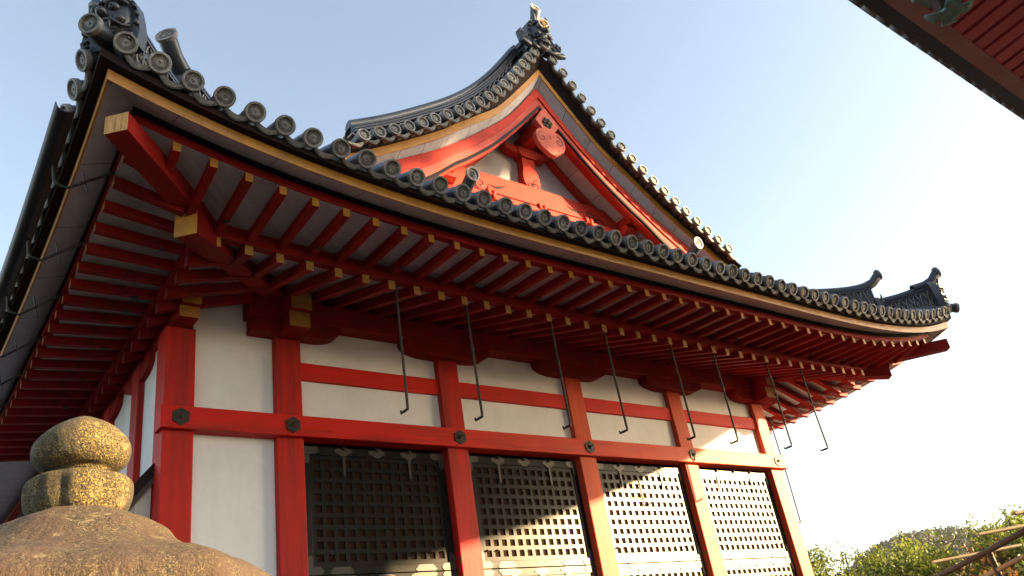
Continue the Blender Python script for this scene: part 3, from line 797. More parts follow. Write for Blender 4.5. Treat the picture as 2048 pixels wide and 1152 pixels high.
# rainbow beam
top = [(XC - 1.75 + 3.5 * i / 24, 4.40 + 0.05 * (1 - (2 * i / 24 - 1) ** 2)) for i in range(25)]
bot = [(XC + 1.75 - 3.5 * i / 24, 4.04 + 0.07 * (1 - (2 * i / 24 - 1) ** 6)) for i in range(25)]
mb = MB(); mb.poly([(a, -0.03, b) for a, b in top + bot], (0, 0.17, 0)); obj("rainbow_beam", mb, REDG, hall, bevel=0.008)
def swirl(sg):
    mb = MB()
    c = Vector((XC + sg * 1.12, -0.033, 4.20)); pts = []
    for k in range(26):
        a = k / 25; an = R(200) + a * R(480) ; rr = 0.125 * (1 - a) ** 0.8 + 0.006
        pts.append(c + Vector((sg * rr * math.cos(an), 0, rr * math.sin(an))))
    lead = [Vector((XC + sg * (0.62 + 0.38 * q), -0.033, 4.30 - 0.07 * math.sin(q * 3.1) - 0.03 * q)) for q in [i / 8 for i in range(8)]]
    path = lead + pts
    for P, w in ((path, [0.004 + 0.018 * math.sin(min(1, i / 7) * 3.1) if i < 8 else 0.011 for i in range(len(path))]),):
        mb.tube([(p.x, p.y, p.z) for p in P], [max(0.004, q) for q in w], 6)
    tail = [Vector((XC + sg * (1.22 + 0.34 * q), -0.033, 4.12 + 0.06 * math.sin(q * 5))) for q in [i / 8 for i in range(9)]]
    mb.tube(tail, [0.012 * (1 - i / 10) + 0.003 for i in range(9)], 6)
    mb.v = [Vector((v.x, -0.033 + (v.y + 0.033) * 0.3, v.z)) for v in mb.v]
    obj("painted_swirl", mb, BLACK, hall)
swirl(-1); swirl(1)
for sg in (-1, 1):
    mb = MB(); c0 = Vector((XC + sg * 0.05, -0.004, 4.52)); pts = []
    for k in range(18):
        a = k / 17; an = R(-100) + a * R(420); rr = 0.055 * (1 - a) + 0.008
        pts.append(c0 + Vector((sg * (rr * math.cos(an)), 0, rr * math.sin(an))))
    mb.tube([c0 + Vector((-sg * 0.17, 0, 0.14)), c0 + Vector((-sg * 0.1, 0, 0.10))] + pts if sg < 0 else pts, 0.009, 6)
    mb.v = [Vector((v.x, -0.004 + (v.y + 0.004) * 0.3, v.z)) for v in mb.v]
    obj("painted_swirl", mb, BLACK, hall)
mb = MB(); mb.box((XC - 2.6, -0.10, 3.93), (XC + 2.6, 0.12, 4.025)); obj("gable_rail", mb, REDG, hall, bevel=0.006)
mb = MB(); mb.box((XC - 3.2, -0.08, 3.12), (XC + 3.2, 0.12, 3.40)); obj("gable_sill", mb, REDG, hall, bevel=0.006)
# frog-leg strut and scrolled struts under the rail
def frogleg(x, s=1.0):
    mb = MB()
    for sg in (-1, 1):
        pts = []
        for k in range(16):
            a = k / 15
            pts.append((x + sg * (0.04 + 0.34 * a) * s, -0.02, 3.90 - 0.42 * a ** 1.6))
        mb.tube(pts, [0.055 * s * (1 - 0.45 * k / 15) for k in range(16)], 8)
        mb.ell((x + sg * 0.40 * s, -0.03, 3.47), (0.07, 0.05, 0.07), 0, 10, 6)
    mb.ell((x, -0.05, 3.99), (0.10, 0.07, 0.085), 0, 12, 8)
    mb.ell((x - 0.05, -0.09, 4.04), (0.05, 0.05, 0.06), 0, 10, 6); mb.ell((x + 0.05, -0.09, 4.03), (0.05, 0.05, 0.06), 0, 10, 6)
    mb.ell((x + 0.01, -0.11, 3.95), (0.055, 0.06, 0.045), 0, 10, 6)
    obj("frog_leg_strut", mb, REDG, hall, smooth=60)
frogleg(XC); frogleg(XC - 1.0, 0.8); frogleg(XC + 1.0, 0.8)
# side purlins with carved brackets
for sg in (-1, 1):
    x = XC + sg * 1.86
    mb = MB(); mb.box((x - 0.10, -0.43, 4.08), (x + 0.10, 0.14, 4.30)); obj("gable_purlin", mb, REDG, hall, bevel=0.006)
    mb = MB(); mb.poly([(x - 0.13, y, z) for y, z in [(0.14, 4.078), (-0.22, 4.078), (-0.26, 4.03), (-0.26, 3.98), (-0.18, 3.93), (0.14, 3.93)]], (0.26, 0, 0)); obj("bearing_block", mb, REDG, hall, bevel=0.006)
    mb = MB(); mb.poly([(x - 0.10, y, z) for y, z in [(0.14, 3.928), (-0.10, 3.928), (-0.20, 3.86), (-0.24, 3.77), (-0.20, 3.70), (-0.12, 3.72), (-0.08, 3.64), (0.14, 3.60)]], (0.20, 0, 0)); obj("carved_nose", mb, REDG, hall, bevel=0.01)
    mb = MB(); mb.box((x - 0.14, -0.02, 2.9), (x + 0.14, 0.145, 3.60)); obj("gable_post", mb, REDG, hall, bevel=0.006)
# pendant board (gegyo) with rosette
mb = MB()
pr = []
half = [(0.0, 5.70), (0.13, 5.54), (0.24, 5.40), (0.235, 5.37), (0.20, 5.365), (0.205, 5.335), (0.17, 5.325), (0.15, 5.29), (0.135, 5.26),
        (0.20, 5.25), (0.26, 5.21), (0.295, 5.14), (0.295, 5.06), (0.265, 4.98), (0.21, 4.92), (0.14, 4.885), (0.10, 4.86), (0.05, 4.835), (0.0, 4.825)]
poly = [(a, b) for a, b in half] + [(-a, b) for a, b in half[-2:0:-1]]
poly = [(a, 5.74 - (5.74 - b) * 1.13 if b < 5.6 else b - .02) for a, b in poly]
mb.poly([(XC + a, -0.60, b) for a, b in poly], (0, 0.085, 0))
PALE = mat("pale_pink_carving", (0.42, 0.115, 0.085), (0.30, 0.07, 0.055), 0.7, 5.0, 0.2, 50, spec=0.1, detail=9)
geg = obj("gable_pendant", mb, PALE, hall, bevel=0.008)
for sg in (-1, 1):
    mb = MB(); c0 = Vector((XC + sg * 0.165, -0.603, 5.02)); pts = []
    for k in range(18):
        a = k / 17; an = R(95) - a * R(400); rr = 0.095 * (1 - a) + 0.012
        pts.append(c0 + Vector((sg * rr * math.cos(an), 0, rr * math.sin(an))))
    mb.tube(pts, 0.011, 6); mb.ell((XC + sg * 0.13, -0.603, 4.83), (0.022, 0.006, 0.028), 0, 8, 6)
    mb.v = [Vector((v.x, -0.603 + (v.y + 0.603) * 0.4, v.z)) for v in mb.v]
    obj("carved_scroll", mb, REDD, geg)
mb = MB()
for z in (5.085, 5.04): mb.ell((XC, -0.603, z), (0.022, 0.004, 0.018), 0, 8, 6)
obj("carved_scroll", mb, REDD, geg)
mb = MB(); Mx = frame((XC, -0.602, 5.35), (1, 0, 0), (0, 0, 1), (0, -1, 0))
for k in range(6):
    a = k * math.pi / 3
    mb.ell((0.075 * math.cos(a), 0.075 * math.sin(a), 0.01), (0.032, 0.032, 0.02), 0, 10, 6, Mx)
    a += math.pi / 6
    mb.ell((0.05 * math.cos(a), 0.05 * math.sin(a), 0.008), (0.016, 0.016, 0.016), 0, 8, 6, Mx)
mb.lathe([(0.10, 0), (0.10, 0.008), (0.03, 0.01), (0.028, 0.03), (0.012, 0.034), (0.010, 0.055), (0.001, 0.06)], 18, 0, Mx)
obj("rosette", mb, IRON, geg, smooth=50)

# ---------------------------------------------------------------- ridges
def ridge_sweep(path_fn, n, sec):
    """path_fn(t)-> (centre base point, side vector); sec list of (side, up)"""
    rings = []
    for i in range(n + 1):
        p, q = path_fn(i / n)
        rings.append([Vector(p) + Vector(q) * a + Vector((0, 0, b)) for a, b in sec])
    mb = MB(); mb.strip(rings); return mb
def circ(w, z, r, n=10):
    return [(w + r * math.cos(2 * math.pi * k / n), z + r * math.sin(2 * math.pi * k / n)) for k in range(n)]
# descending ridges beside the verges (visible as stacked courses on the left slope)
for sg in (-1, 1):
    def pth(t, y): 
        h = 0.25 + 3.27 * t
        return (XC + sg * h, y, VERGE(h)), (0, 1, 0)
    f = lambda y: (lambda t: pth(t, y))
    dr = MB()
    dr.strip([[Vector(p) + Vector(q) * a + Vector((0, 0, b)) for a, b in [(-.10, 0.0), (-.10, .16), (.22, .16), (.22, -0.1), (-.1, -0.1)]] for p, q in [pth(i / 40, -0.46) for i in range(41)]])
    ridge = obj("descending_ridge", dr, TILE, hall)
    mb = ridge_sweep(f(-0.56), 40, circ(0, 0.085, 0.078)); obj("ridge_roll", mb, TILE, ridge, smooth=50)
    for k in range(3):
        mb = ridge_sweep(f(-0.46), 40, [(-.125 + .012 * k, .255 + .052 * k), (-.125 + .012 * k, .288 + .052 * k), (.20, .288 + .052 * k), (.20, .255 + .052 * k)]); obj("ridge_course", mb, TILE, ridge)
    mb = ridge_sweep(f(-0.42), 40, [(-.06, .16), (-.06, .42), (.10, .42), (.10, .16)]); obj("ridge_core", mb, SEAT, ridge)
    mb = ridge_sweep(f(-0.42), 40, circ(0, 0.455, 0.09)); obj("ridge_cap", mb, TILE, ridge, smooth=50)
    mb = MB(); hs = arc_pts(VERGE, 0.085, 0.5, 3.7)
    for i in range(len(hs) - 1):
        za, zb = (0.175, 0.245) if i % 2 else (0.245, 0.175)
        a = Vector((XC + sg * hs[i], -0.565, VERGE(hs[i]) + za)); b = Vector((XC + sg * hs[i + 1], -0.565, VERGE(hs[i + 1]) + zb))
        mb.tube([a, b], 0.013, 4)
    obj("zigzag_course", mb, TILER, ridge)
# main ridge
mb = MB(); mb.box((XC - .16, -0.55, 6.55), (XC + .16, YB + 0.6, 7.12)); mr = obj("main_ridge", mb, TILE, hall)
mb = MB(); mb.tube([(XC, -0.6, 7.16), (XC, YB + .6, 7.16)], 0.11, 12); obj("ridge_cap", mb, TILE, mr, smooth=50)
for k in range(4):
    mb = MB(); mb.box((XC - .19, -0.56, 6.66 + .11 * k), (XC + .19, YB + .6, 6.70 + .11 * k)); obj("ridge_course", mb, TILE, mr)

# demon-face ridge-end tile
def demon(parent, M, s, name="ridge_end_tile", fins=True, crest=None):
    mb = MB()
    out = [(-.30, 0), (-.33, .18), (-.30, .40), (-.26, .60), (-.16, .74), (0, .80), (.16, .74), (.26, .60), (.30, .40), (.33, .18), (.30, 0)]
    mb.poly([(a, b, 0) for a, b in out], (0, 0, -0.16))
    for k in range(11):                                    # beads round the rim
        a = R(-10 + 20 * k)
        mb.ell((0.30 * math.cos(a), 0.34 + 0.38 * math.sin(a), 0.02), (0.03, 0.034, 0.03), 0, 8, 6)
    mb.ell((0, .36, .02), (.24, .30, .13), 0, 16, 10)      # skull
    for sg in (-1, 1):
        mb.ell((sg * .10, .44, .135), (.062, .055, .055), 0, 10, 8)   # eyes
        mb.ell((sg * .10, .44, .185), (.022, .022, .015), 0, 8, 6)
        mb.tube([(sg * .02, .47, .17), (sg * .08, .53, .17), (sg * .16, .55, .13), (sg * .22, .52, .06)], [.035, .045, .04, .02], 8)   # brow
        mb.ell((sg * .15, .27, .11), (.075, .06, .06), 0, 10, 8)   # cheek
        mb.tube([(sg * .03, .22, .19), (sg * .10, .23, .17), (sg * .19, .18, .10), (sg * .24, .22, .04)], [.022, .024, .02, .012], 8)  # lip
        mb.tube([(sg * .09, .21, .17), (sg * .10, .15, .19), (sg * .095, .11, .175)], [.018, .012, .002], 6)       # tusk
        mb.tube([(sg * .14, .62, .08), (sg * .17, .74, .12), (sg * .15, .86, .10)], [.05, .035, .004], 8)          # horn
        mb.tube([(sg * .20, .10, .06), (sg * .27, .06, .06), (sg * .26, .0, .06), (sg * .2, .02, .06), (sg * .22, .06, .06)], [.03, .03, .028, .022, .012], 7)   # beard curl
    mb.ell((0, .34, .19), (.06, .055, .07), 0, 12, 8)      # nose
    mb.tube([(-.12, .09, .12), (0, .06, .16), (.12, .09, .12)], [.02, .035, .02], 8)
    mb.ell((0, .13, .12), (.13, .03, .05), 0, 10, 6)
    if fins:
        for sg in (-1, 1):
            mb.tube([(sg * .33, .08, -.05), (sg * .46, .12, -.05), (sg * .50, .26, -.05), (sg * .44, .36, -.05), (sg * .38, .30, -.05)], [.07, .075, .065, .05, .035], 8)
            mb.tube([(sg * .30, -.02, .0), (sg * .40, -.04, .03), (sg * .52, .0, .03), (sg * .50, .06, .03), (sg * .44, .04, .03)], [.06, .06, .05, .035, .025], 8)
            for k in range(5):
                a = R(200 + 45 * k)
                mb.ell((sg * (.43 + .055 * math.cos(a)), .22 + .09 * math.sin(a), .03), (.022, .025, .022), 0, 8, 6)
            mb.tube([(sg * .1, -.03, .03), (sg * .22, -.06, .05), (sg * .30, -.02, .05), (sg * .26, .02, .05)], [.03, .045, .04, .02], 8)
    mb.xf(M @ Matrix.Scale(s, 4))
    o = obj(name, mb, [TILE], parent, smooth=50, origin=M.translation)
    return o
def horn_tube(parent, pts, rs, nrm, name="upswept_tile"):
    mb = MB(); N = 20; mb.tube(pts, rs, N, 0, False)
    d = (Vector(pts[-1]) - Vector(pts[-2])).normalized(); r = rs[-1]; n = Vector(nrm).normalized()
    c = Vector(pts[-1]) + d * r * 0.75
    last = mb.v[-N:]
    k = len(mb.v); mb.v += [p + d * ((c - p).dot(n) / d.dot(n)) for p in last]
    for q in range(N):
        mb.f.append([k - N + q, k - N + (q + 1) % N, k + (q + 1) % N, k + q]); mb.m.append(0)
    u = Vector((0, 0, 1)).cross(n).normalized(); Mx = frame(c, u, n.cross(u), n); R_ = r * 1.22
    mb.lathe([(R_ * .9, -0.035), (R_, -0.02), (R_, 0.012), (R_ * .78, 0.012), (R_ * .72, -.002)], 28, 1, Mx)
    mb.lathe([(R_ * .72, -.002), (0.0005, -.002)], 28, 2, Mx)
    for k in range(3):
        a0 = 2 * math.pi * k / 3
        mb.tube([Mx @ Vector((R_ * (.12 + .36 * q) * math.cos(a0 + 3.4 * q), R_ * (.12 + .36 * q) * math.sin(a0 + 3.4 * q), 0.0)) for q in [i / 8 for i in range(9)]], [R_ * .11 * (1 - q / 10) + .001 for q in range(9)], 5, 1)
    return obj(name, mb, [TILE, TILER, TILEF], parent, smooth=45)
# at the gable peak
Mp = frame((XC, -0.86, 6.72), (1, 0, 0), (0, 0, 1), (0, -1, 0))
top = demon(hall, Mp, 0.86, fins=True)
Mc = frame((XC, -1.01, 7.15), (1, 0, 0), (0, 0, 1), (0, -1, 0))
mb = MB(); mb.lathe([(0.125, -0.12), (0.125, 0.02), (0.105, 0.02), (0.10, 0.0), (0.0005, 0.0)], 28, 0, Mc)
crest = obj("crest_disc", mb, TILER, top, smooth=45)
fc = bpy.data.curves.new("crest_character", 'FONT'); fc.body = "\u4eac"; fc.size = 0.17; fc.extrude = 0.008; fc.align_x = 'CENTER'; fc.align_y = 'CENTER'; fc.offset = 0.003
fc.materials.append(GOLD)
tmp = bpy.data.objects.new("tmp", fc); COL.objects.link(tmp)
me = bpy.data.meshes.new_from_object(tmp.evaluated_get(bpy.context.evaluated_depsgraph_get())); bpy.data.objects.remove(tmp)
ft = bpy.data.objects.new("crest_character", me); COL.objects.link(ft); ft.matrix_basis = frame((XC, -1.018, 7.145), (1, 0, 0), (0, 0, 1), (0, -1, 0)); par(ft, top)
horn_tube(top, [(XC, -0.70, 7.26), (XC, -0.80, 7.38), (XC, -0.86, 7.48), (XC, -0.89, 7.56)], [.082, .08, .084, .088], (0, -1, 0.25))
mb = MB(); mb.tube([(XC, -0.90, 7.56), (XC, -0.905, 7.72)], [.010, .002], 6); obj("spike", mb, TILE, top)
# two stub ridges at the foot of the gable
for sg in (-1, 1):
    x = XC + sg * 2.2
    horn_tube(hall, [(x - .02, -0.35, 2.90), (x - .02, -0.70, 2.98), (x - .02, -0.98, 3.10), (x - .02, -1.16, 3.21)], [.085, .085, .083, .085], (0, -1, -0.12))
    Md = frame((x, -0.80, 2.62), (1, 0, 0), (0, 0, 1), (0, -1, 0)); demon(hall, Md, 0.5, fins=False)
    mb = MB(); mb.box((x - .12, -0.75, 2.5), (x + .12, 0.14, 3.0)); obj("stub_ridge", mb, TILE, hall)
# corner ridges: an upper and a lower ridge, each ending in a demon tile and an upswept tile
CZ = spline([(-1.5, 4.6), (0.0, 3.52), (1.0, 3.06), (1.5, 2.93), (1.84, 2.93)])
CZL = spline([(1.84, 2.58), (2.1, 2.60), (2.35, 2.66), (2.56, 2.75)])
def corner(sx, xo, side_lbl):
    dg = Vector((sx, -1, 0)).normalized(); pq = Vector((1, sx, 0)).normalized() if sx < 0 else Vector((1, 1, 0)).normalized()
    def P(d, z): return Vector((xo + sx * d, -d, z))
    def surf(d): s = DT - d; return roofz(max(0, s), max(0, s)) 
    def seg(d0, d1, f, n=20, name="corner_ridge"):
        rings = []
        for i in range(n + 1):
            d = d0 + (d1 - d0) * i / n; p = P(d, 0); zt = f(d); zb = surf(d) - 0.05
            rings.append([p + pq * a + Vector((0, 0, b)) for a, b in ((-.09, zb), (-.085, zt - .10), (.085, zt - .10), (.09, zb))])
        mb = MB(); mb.strip(rings); o = obj(name, mb, TILE, hall)
        mb = MB(); mb.tube([P(d0 + (d1 - d0) * i / n, f(d0 + (d1 - d0) * i / n) - .03) for i in range(n + 1)], .075, 12); obj("ridge_cap", mb, TILE, o, smooth=50)
        for k in range(2):
            rings = []
            for i in range(n + 1):
                d = d0 + (d1 - d0) * i / n; p = P(d, f(d) - .13 + .04 * k)
                rings.append([p + pq * a + Vector((0, 0, b)) for a, b in ((-.115, 0), (-.115, .025), (.115, .025), (.115, 0))])
            mb = MB(); mb.strip(rings); obj("ridge_course", mb, TILE, o)
        # openwork scrolls on both flanks
        L = abs(d1 - d0); m = max(3, int(L * 1.414 / 0.12)); mb = MB()
        for i in range(m):
            d = d0 + (d1 - d0) * (i + .5) / m
            if d > 2.48: continue
            zm = (f(d) - .13 + surf(d)) / 2 + 0.02; hh = max(.04, (f(d) - .15 - surf(d)) / 2)
            for s_ in (-1, 1):
                c0 = P(d, zm) + pq * (s_ * .098)
                mb.tube([c0 + dg * (.055 * math.cos(q)) + Vector((0, 0, hh * math.sin(q))) for q in [R(20 + 30 * w) for w in range(12)]], .011, 5)
                mb.tube([c0 + dg * (.028 * math.cos(q)) * (1 - w / 12) + Vector((0, 0, .5 * hh * math.sin(q) * (1 - w / 12))) for w, q in [(w, R(200 + 50 * w)) for w in range(9)]], .008, 5)
        obj("ridge_openwork", mb, TILER, o)
        return o
    up_ = seg(-1.5, 1.80, CZ, 26); lo = seg(1.84, 2.50, CZL, 14)
    Mx = frame(P(1.84, surf(1.84) + 0.08), pq, (0, 0, 1), dg); demon(hall, Mx, 0.52, fins=False)
    horn_tube(up_, [P(1.60, 2.87), P(1.76, 2.89), P(1.87, 2.95), P(1.94, 3.04)], [.09, .09, .083, .085], dg + Vector((0, 0, 0.3)))
    Mx = frame(P(2.54, surf(2.54) + 0.04), pq, (0, 0, 1), dg); demon(hall, Mx, 0.74, fins=False)
    horn_tube(lo, [P(2.30, 2.66), P(2.46, 2.69), P(2.57, 2.76), P(2.64, 2.86)], [.09, .09, .083, .085], dg + Vector((0, 0, 0.3)))
    # corner roll
    n = (dg * math.cos(R(12)) - Vector((0, 0, 1)) * math.sin(R(12)))
    place(DISC, "corner_tile", frame(P(2.72, 2.17), pq, n.cross(pq), n), hall)
corner(-1, X2, "left"); corner(1, X6, "right")

# ---------------------------------------------------------------- gutter along the left eave
mp = side_map('left')
def gz(t): return 1.28 + 0.62 * sori(t + 2.7)
rings = []
gy = [-2.25 + 0.3 * k for k in range(42)]
for t in gy:
    c = mp(2.75, t, gz(t))
    ring = [c + Vector((0.075 * math.cos(q), 0, 0.075 * math.sin(q))) for q in [R(180 + 15 * w) for w in range(13)]]
    ring += [c + Vector((0.066 * math.cos(q), 0, 0.066 * math.sin(q))) for q in [R(360 - 15 * w) for w in range(13)]]
    rings.append(ring)
mb = MB(); mb.strip(rings); gut = obj("gutter", mb, GUTM, hall, smooth=50)
for k in range(8):
    t = -1.72 + 0.92 * k
    zt = 1.30 + 0.43 * sori(t + 2.25)
    pts = [mp(2.72, t, gz(t) - .05), mp(2.70, t, gz(t) - .20), mp(2.67, t, gz(t) - .235), mp(2.60, t, gz(t) - .25), mp(2.26, t, zt - 0.005)]
    mb = MB(); mb.tube(pts, 0.012, 8); mb.tube([mp(2.45, t, gz(t) - .245), mp(2.50, t + .02, gz(t) - .03)], .006, 6)
    obj("gutter_bracket", mb, GUTM, hall, smooth=60)

# ---------------------------------------------------------------- hanging hooks (hold raised shutters)
ORD = ["first", "second", "third", "fourth", "fifth", "sixth", "seventh", "eighth"]
WHERE = ["leftmost, before plaster above the darkest shutter", "second from left, before plaster above the second shutter", "third from left, its foot before the fourth red post",
         "fourth from left, before plaster above the third shutter", "fifth from left, its foot near the fifth red post", "its foot over the sun patch on plaster", "its foot just beyond the last post", "rightmost, free against the white sky"]
def hook(x, y, z0, z1, label, foot=(0, 0.125)):
    t = thing("hanging_hook", label, "hook", (x, y, z1), "iron hooks hanging from the eaves")
    m = (z0 + z1) / 2 + 0.0
    mb = MB(); mb.tube([(x, y, z0), (x, y, m)], 0.0135, 8); mb.ell((x, y, m), (.022, .022, .035), 0, 8, 6)
    mb.box((x - .022, y - .022, z0 - .10), (x + .022, y + .022, z0 + .02)); obj("upper_rod", mb, IRON, t, smooth=50, origin=(x, y, m))
    f = Vector((foot[0], foot[1], 0))
    p = Vector((x + random.uniform(-.015, .015), y + random.uniform(-.02, .02), z1 + random.uniform(-.015, .015)))
    mb = MB(); mb.tube([(x, y, m - .02), p + Vector((0, 0, .02)), p, p + f * 0.5, p + f, p + f * 1.05 + Vector((0, 0, .03))], [0.0135, .014, .015, .015, .013, .010], 8)
    obj("lower_hook", mb, IRON, t, smooth=50, origin=(x, y, z1))
    return t
hx = []
for i in range(4):
    c0 = (PX[i + 1] + PX[i + 2]) / 2
    hx += [c0 - 0.445, c0 + 0.45]
for k, x in enumerate(hx):
    hook(x, -1.36, 1.43, -0.14, "thin black iron hook rod, " + WHERE[k])
hook(X6 + 1.35, 0.70, 1.43, -0.70, "lowest and thinnest iron hook rod, hanging beside the last post", (-0.14, 0))

# ---------------------------------------------------------------- lean-to roof by the left wall
lt = thing("lean_to_screen", "small dark lean-to roof over pale boards beside the corner post", "lean-to", (-0.6, 0.3, GZ))
mb = MB(); mb.poly([(a, 0.20, b) for a, b in [(-0.10, -0.27), (-0.16, -0.27), (-1.5, -1.99), (-1.5, -2.09), (-0.10, -0.33)]], (0, 1.6, 0)); obj("lean_to_roof", mb, SEAT, lt, bevel=0.005)
mb = MB(); mb.poly([(a, 0.205, b) for a, b in [(-0.15, -0.385), (-1.46, -2.09), (-1.46, -2.17), (-0.15, -0.465)]], (0, 0.028, 0)); obj("barge_board", mb, DWOOD, lt)
mb = MB()
for k in range(9):
    x = -0.16 - 0.135 * k; w = 0.128
    z1 = -0.46 - 1.285 * (0.16 - 0.16 + 0.135 * k + w) * 0.99
    mb.poly([(x - w, 0.235, GZ), (x, 0.235, GZ), (x, 0.235, -0.44 - 1.285 * 0.135 * k), (x - w, 0.235, -0.44 - 1.285 * (0.135 * k + w))], (0, 0.025, 0))
    mb.box((x - w - .018, 0.222, GZ), (x - w + .008, 0.234, z1 + .02))
obj("board_siding", mb, SIDING, lt)

# ---------------------------------------------------------------- stone lantern in the foreground
LX, LY = -1.845, -5.245
lan = thing("stone_lantern", "big lichen-spotted granite lantern with bulbous finial, sunlit gold in the foreground", "stone lantern", (LX, LY, GZ))
def lumpy(prof, n, fmod, amp_, name, parent, seed, m=None):
    mb = MB(); rings = []
    for r, z in prof:
        ring = []
        for k in range(n):
            a = 2 * math.pi * k / n
            rr = r * fmod(a, z)
            p = Vector((rr * math.cos(a), rr * math.sin(a), z))
            q = noise.noise(p * 7 + Vector((seed, 0, 0))) * amp_ + noise.noise(p * 22 + Vector((0, seed, 0))) * amp_ * 0.35
            d = Vector((p.x, p.y, 0)); d = d.normalized() if d.length > 1e-6 else Vector((0, 0, 1))
            p += d * q * min(1, r * 8) + Vector((0, 0, q * 0.6))
            ring.append(p + Vector((LX, LY, 0)))
        rings.append(ring)
    mb.strip(rings)
    return obj(name, mb, m or STONE, parent, smooth=70, origin=(LX, LY, prof[0][1]))
def dens(tab, m):
    f = spline(tab)
    return f
def refine(p, k=6):
    out = []
    for i in range(len(p) - 1):
        p0 = p[max(i - 1, 0)]; p1 = p[i]; p2 = p[i + 1]; p3 = p[min(i + 2, len(p) - 1)]
        for j in range(k):
            t = j / k
            out.append(tuple(0.5 * (2 * b + (c - a) * t + (2 * a - 5 * b + 4 * c - d) * t * t + (3 * b - a - 3 * c + d) * t ** 3) for a, b, c, d in zip(p0, p1, p2, p3)))
    out.append(p[-1]); return [(max(r, 0.0006), z) for r, z in out]
one = lambda a, z: 1.0
jew = refine([(0.001, -1.941), (0.022, -1.945), (0.060, -1.964), (0.100, -1.992), (0.127, -2.024), (0.135, -2.055), (0.127, -2.088), (0.104, -2.106), (0.080, -2.114), (0.072, -2.124)])
lumpy(jew, 64, one, 0.006, "finial", lan, 1.0)
petal = lambda a, z: 1 + (0.075 * abs(math.cos(4 * a + 0.5)) ** 0.6 - 0.05) * min(1, max(0, (-2.128 - z) / 0.02))
lot = refine([(0.074, -2.116), (0.080, -2.128), (0.112, -2.136), (0.130, -2.143), (0.140, -2.155), (0.142, -2.18), (0.138, -2.21), (0.130, -2.235), (0.120, -2.250)])
lumpy(lot, 72, petal, 0.006, "lotus_base", lan, 3.0)
def hexm(a, z):
    t = 0.6 * min(1.0, max(0.0, (-2.30 - z) / 0.18))
    q = (a + R(8)) % (math.pi / 3) - math.pi / 6
    h = 1.0 / math.cos(q) * 0.94
    return 1 * (1 - t) + h * t
kas = refine([(0.001, -2.228), (0.09, -2.233), (0.122, -2.245), (0.19, -2.276), (0.235, -2.303), (0.29, -2.350), (0.345, -2.390), (0.40, -2.414), (0.46, -2.432), (0.515, -2.456), (0.565, -2.488), (0.58, -2.52), (0.575, -2.60), (0.54, -2.62), (0.40, -2.63), (0.24, -2.635)])
lumpy(kas, 120, hexm, 0.010, "hood", lan, 6.0, STONEH)
lumpy([(0.24, -2.62), (0.245, -2.75), (0.235, -2.98)], 6, one, 0.004, "light_chamber", lan, 9.0)
lumpy(refine([(0.20, -2.98), (0.42, -3.0), (0.45, -3.06), (0.40, -3.12), (0.22, -3.2)]), 36, hexm, 0.008, "chamber_base", lan, 11.0)
lumpy(refine([(0.17, -3.2), (0.155, -3.6), (0.165, -3.68), (0.155, -3.76), (0.17, -4.15)]), 32, one, 0.006, "shaft", lan, 12.0)
lumpy(refine([(0.2, -4.15), (0.36, -4.2), (0.45, -4.3), (0.46, GZ)]), 36, hexm, 0.01, "plinth", lan, 13.0)

# ---------------------------------------------------------------- open red pavilion to the right, its eave overhead
PXA, PXB, PYA, PYB, PE = 1.0, 17.0, -14.0, -5.78, 2.60
pav = thing("red_pavilion", "red pavilion whose dark tiled eave juts in overhead at top right", "pavilion", ((PXA + PXB) / 2, (PYA + PYB) / 2, GZ))
def psori(x, y):
    dx = min(x - PXA, PXB - x); dy = min(y - PYA, PYB - y)
    return 0.50 * max(0, 1 - math.hypot(max(dx, 0), max(dy, 0)) / 4.2) ** 2.2
def pm(x, y): return min(x - PXA, PXB - x, y - PYA, PYB - y)
def sheet(zf, x0, x1, y0, y1, nx, ny, th):
    mb = MB(); rows = []
    for off in (0, th):
        for j in range(ny + 1):
            for i in range(nx + 1):
                x = x0 + (x1 - x0) * i / nx; y = y0 + (y1 - y0) * j / ny
                mb.v.append(Vector((x, y, zf(x, y) + off)))
    N = (nx + 1) * (ny + 1)
    for j in range(ny):
        for i in range(nx):
            a = j * (nx + 1) + i
            for o in (0, N):
                mb.f.append([a + o, a + 1 + o, a + nx + 2 + o, a + nx + 1 + o]); mb.m.append(0)
    edge = [(i, 0) for i in range(nx)] + [(nx, j) for j in range(ny)] + [(i, ny) for i in range(nx, 0, -1)] + [(0, j) for j in range(ny, 0, -1)]
    ids = [j * (nx + 1) + i for i, j in edge]
    for k in range(len(ids)):
        a, b = ids[k], ids[(k + 1) % len(ids)]
        mb.f.append([a, b, b + N, a + N]); mb.m.append(0)
    return mb
proof = lambda x, y: PE + 0.10 + 0.50 * pm(x, y) + 0.03 * pm(x, y) ** 2 + psori(x, y)
obj("roof_tiles", sheet(proof, PXA + .02, PXB - .02, PYA + .02, PYB - .02, 96, 56, 0.10), TILE, pav)
mb = MB(); mb.box((PXA + 4.0, -10.05, 5.2), (PXB - 4.0, -9.70, 5.95)); obj("main_ridge", mb, TILE, pav)
obj("soffit_board", sheet(lambda x, y: PE + 0.045 + 0.10 * pm(x, y) + psori(x, y), PXA + .16, PXB - .16, PYA + .16, PYB - .16, 64, 40, 0.03), PRED, pav)
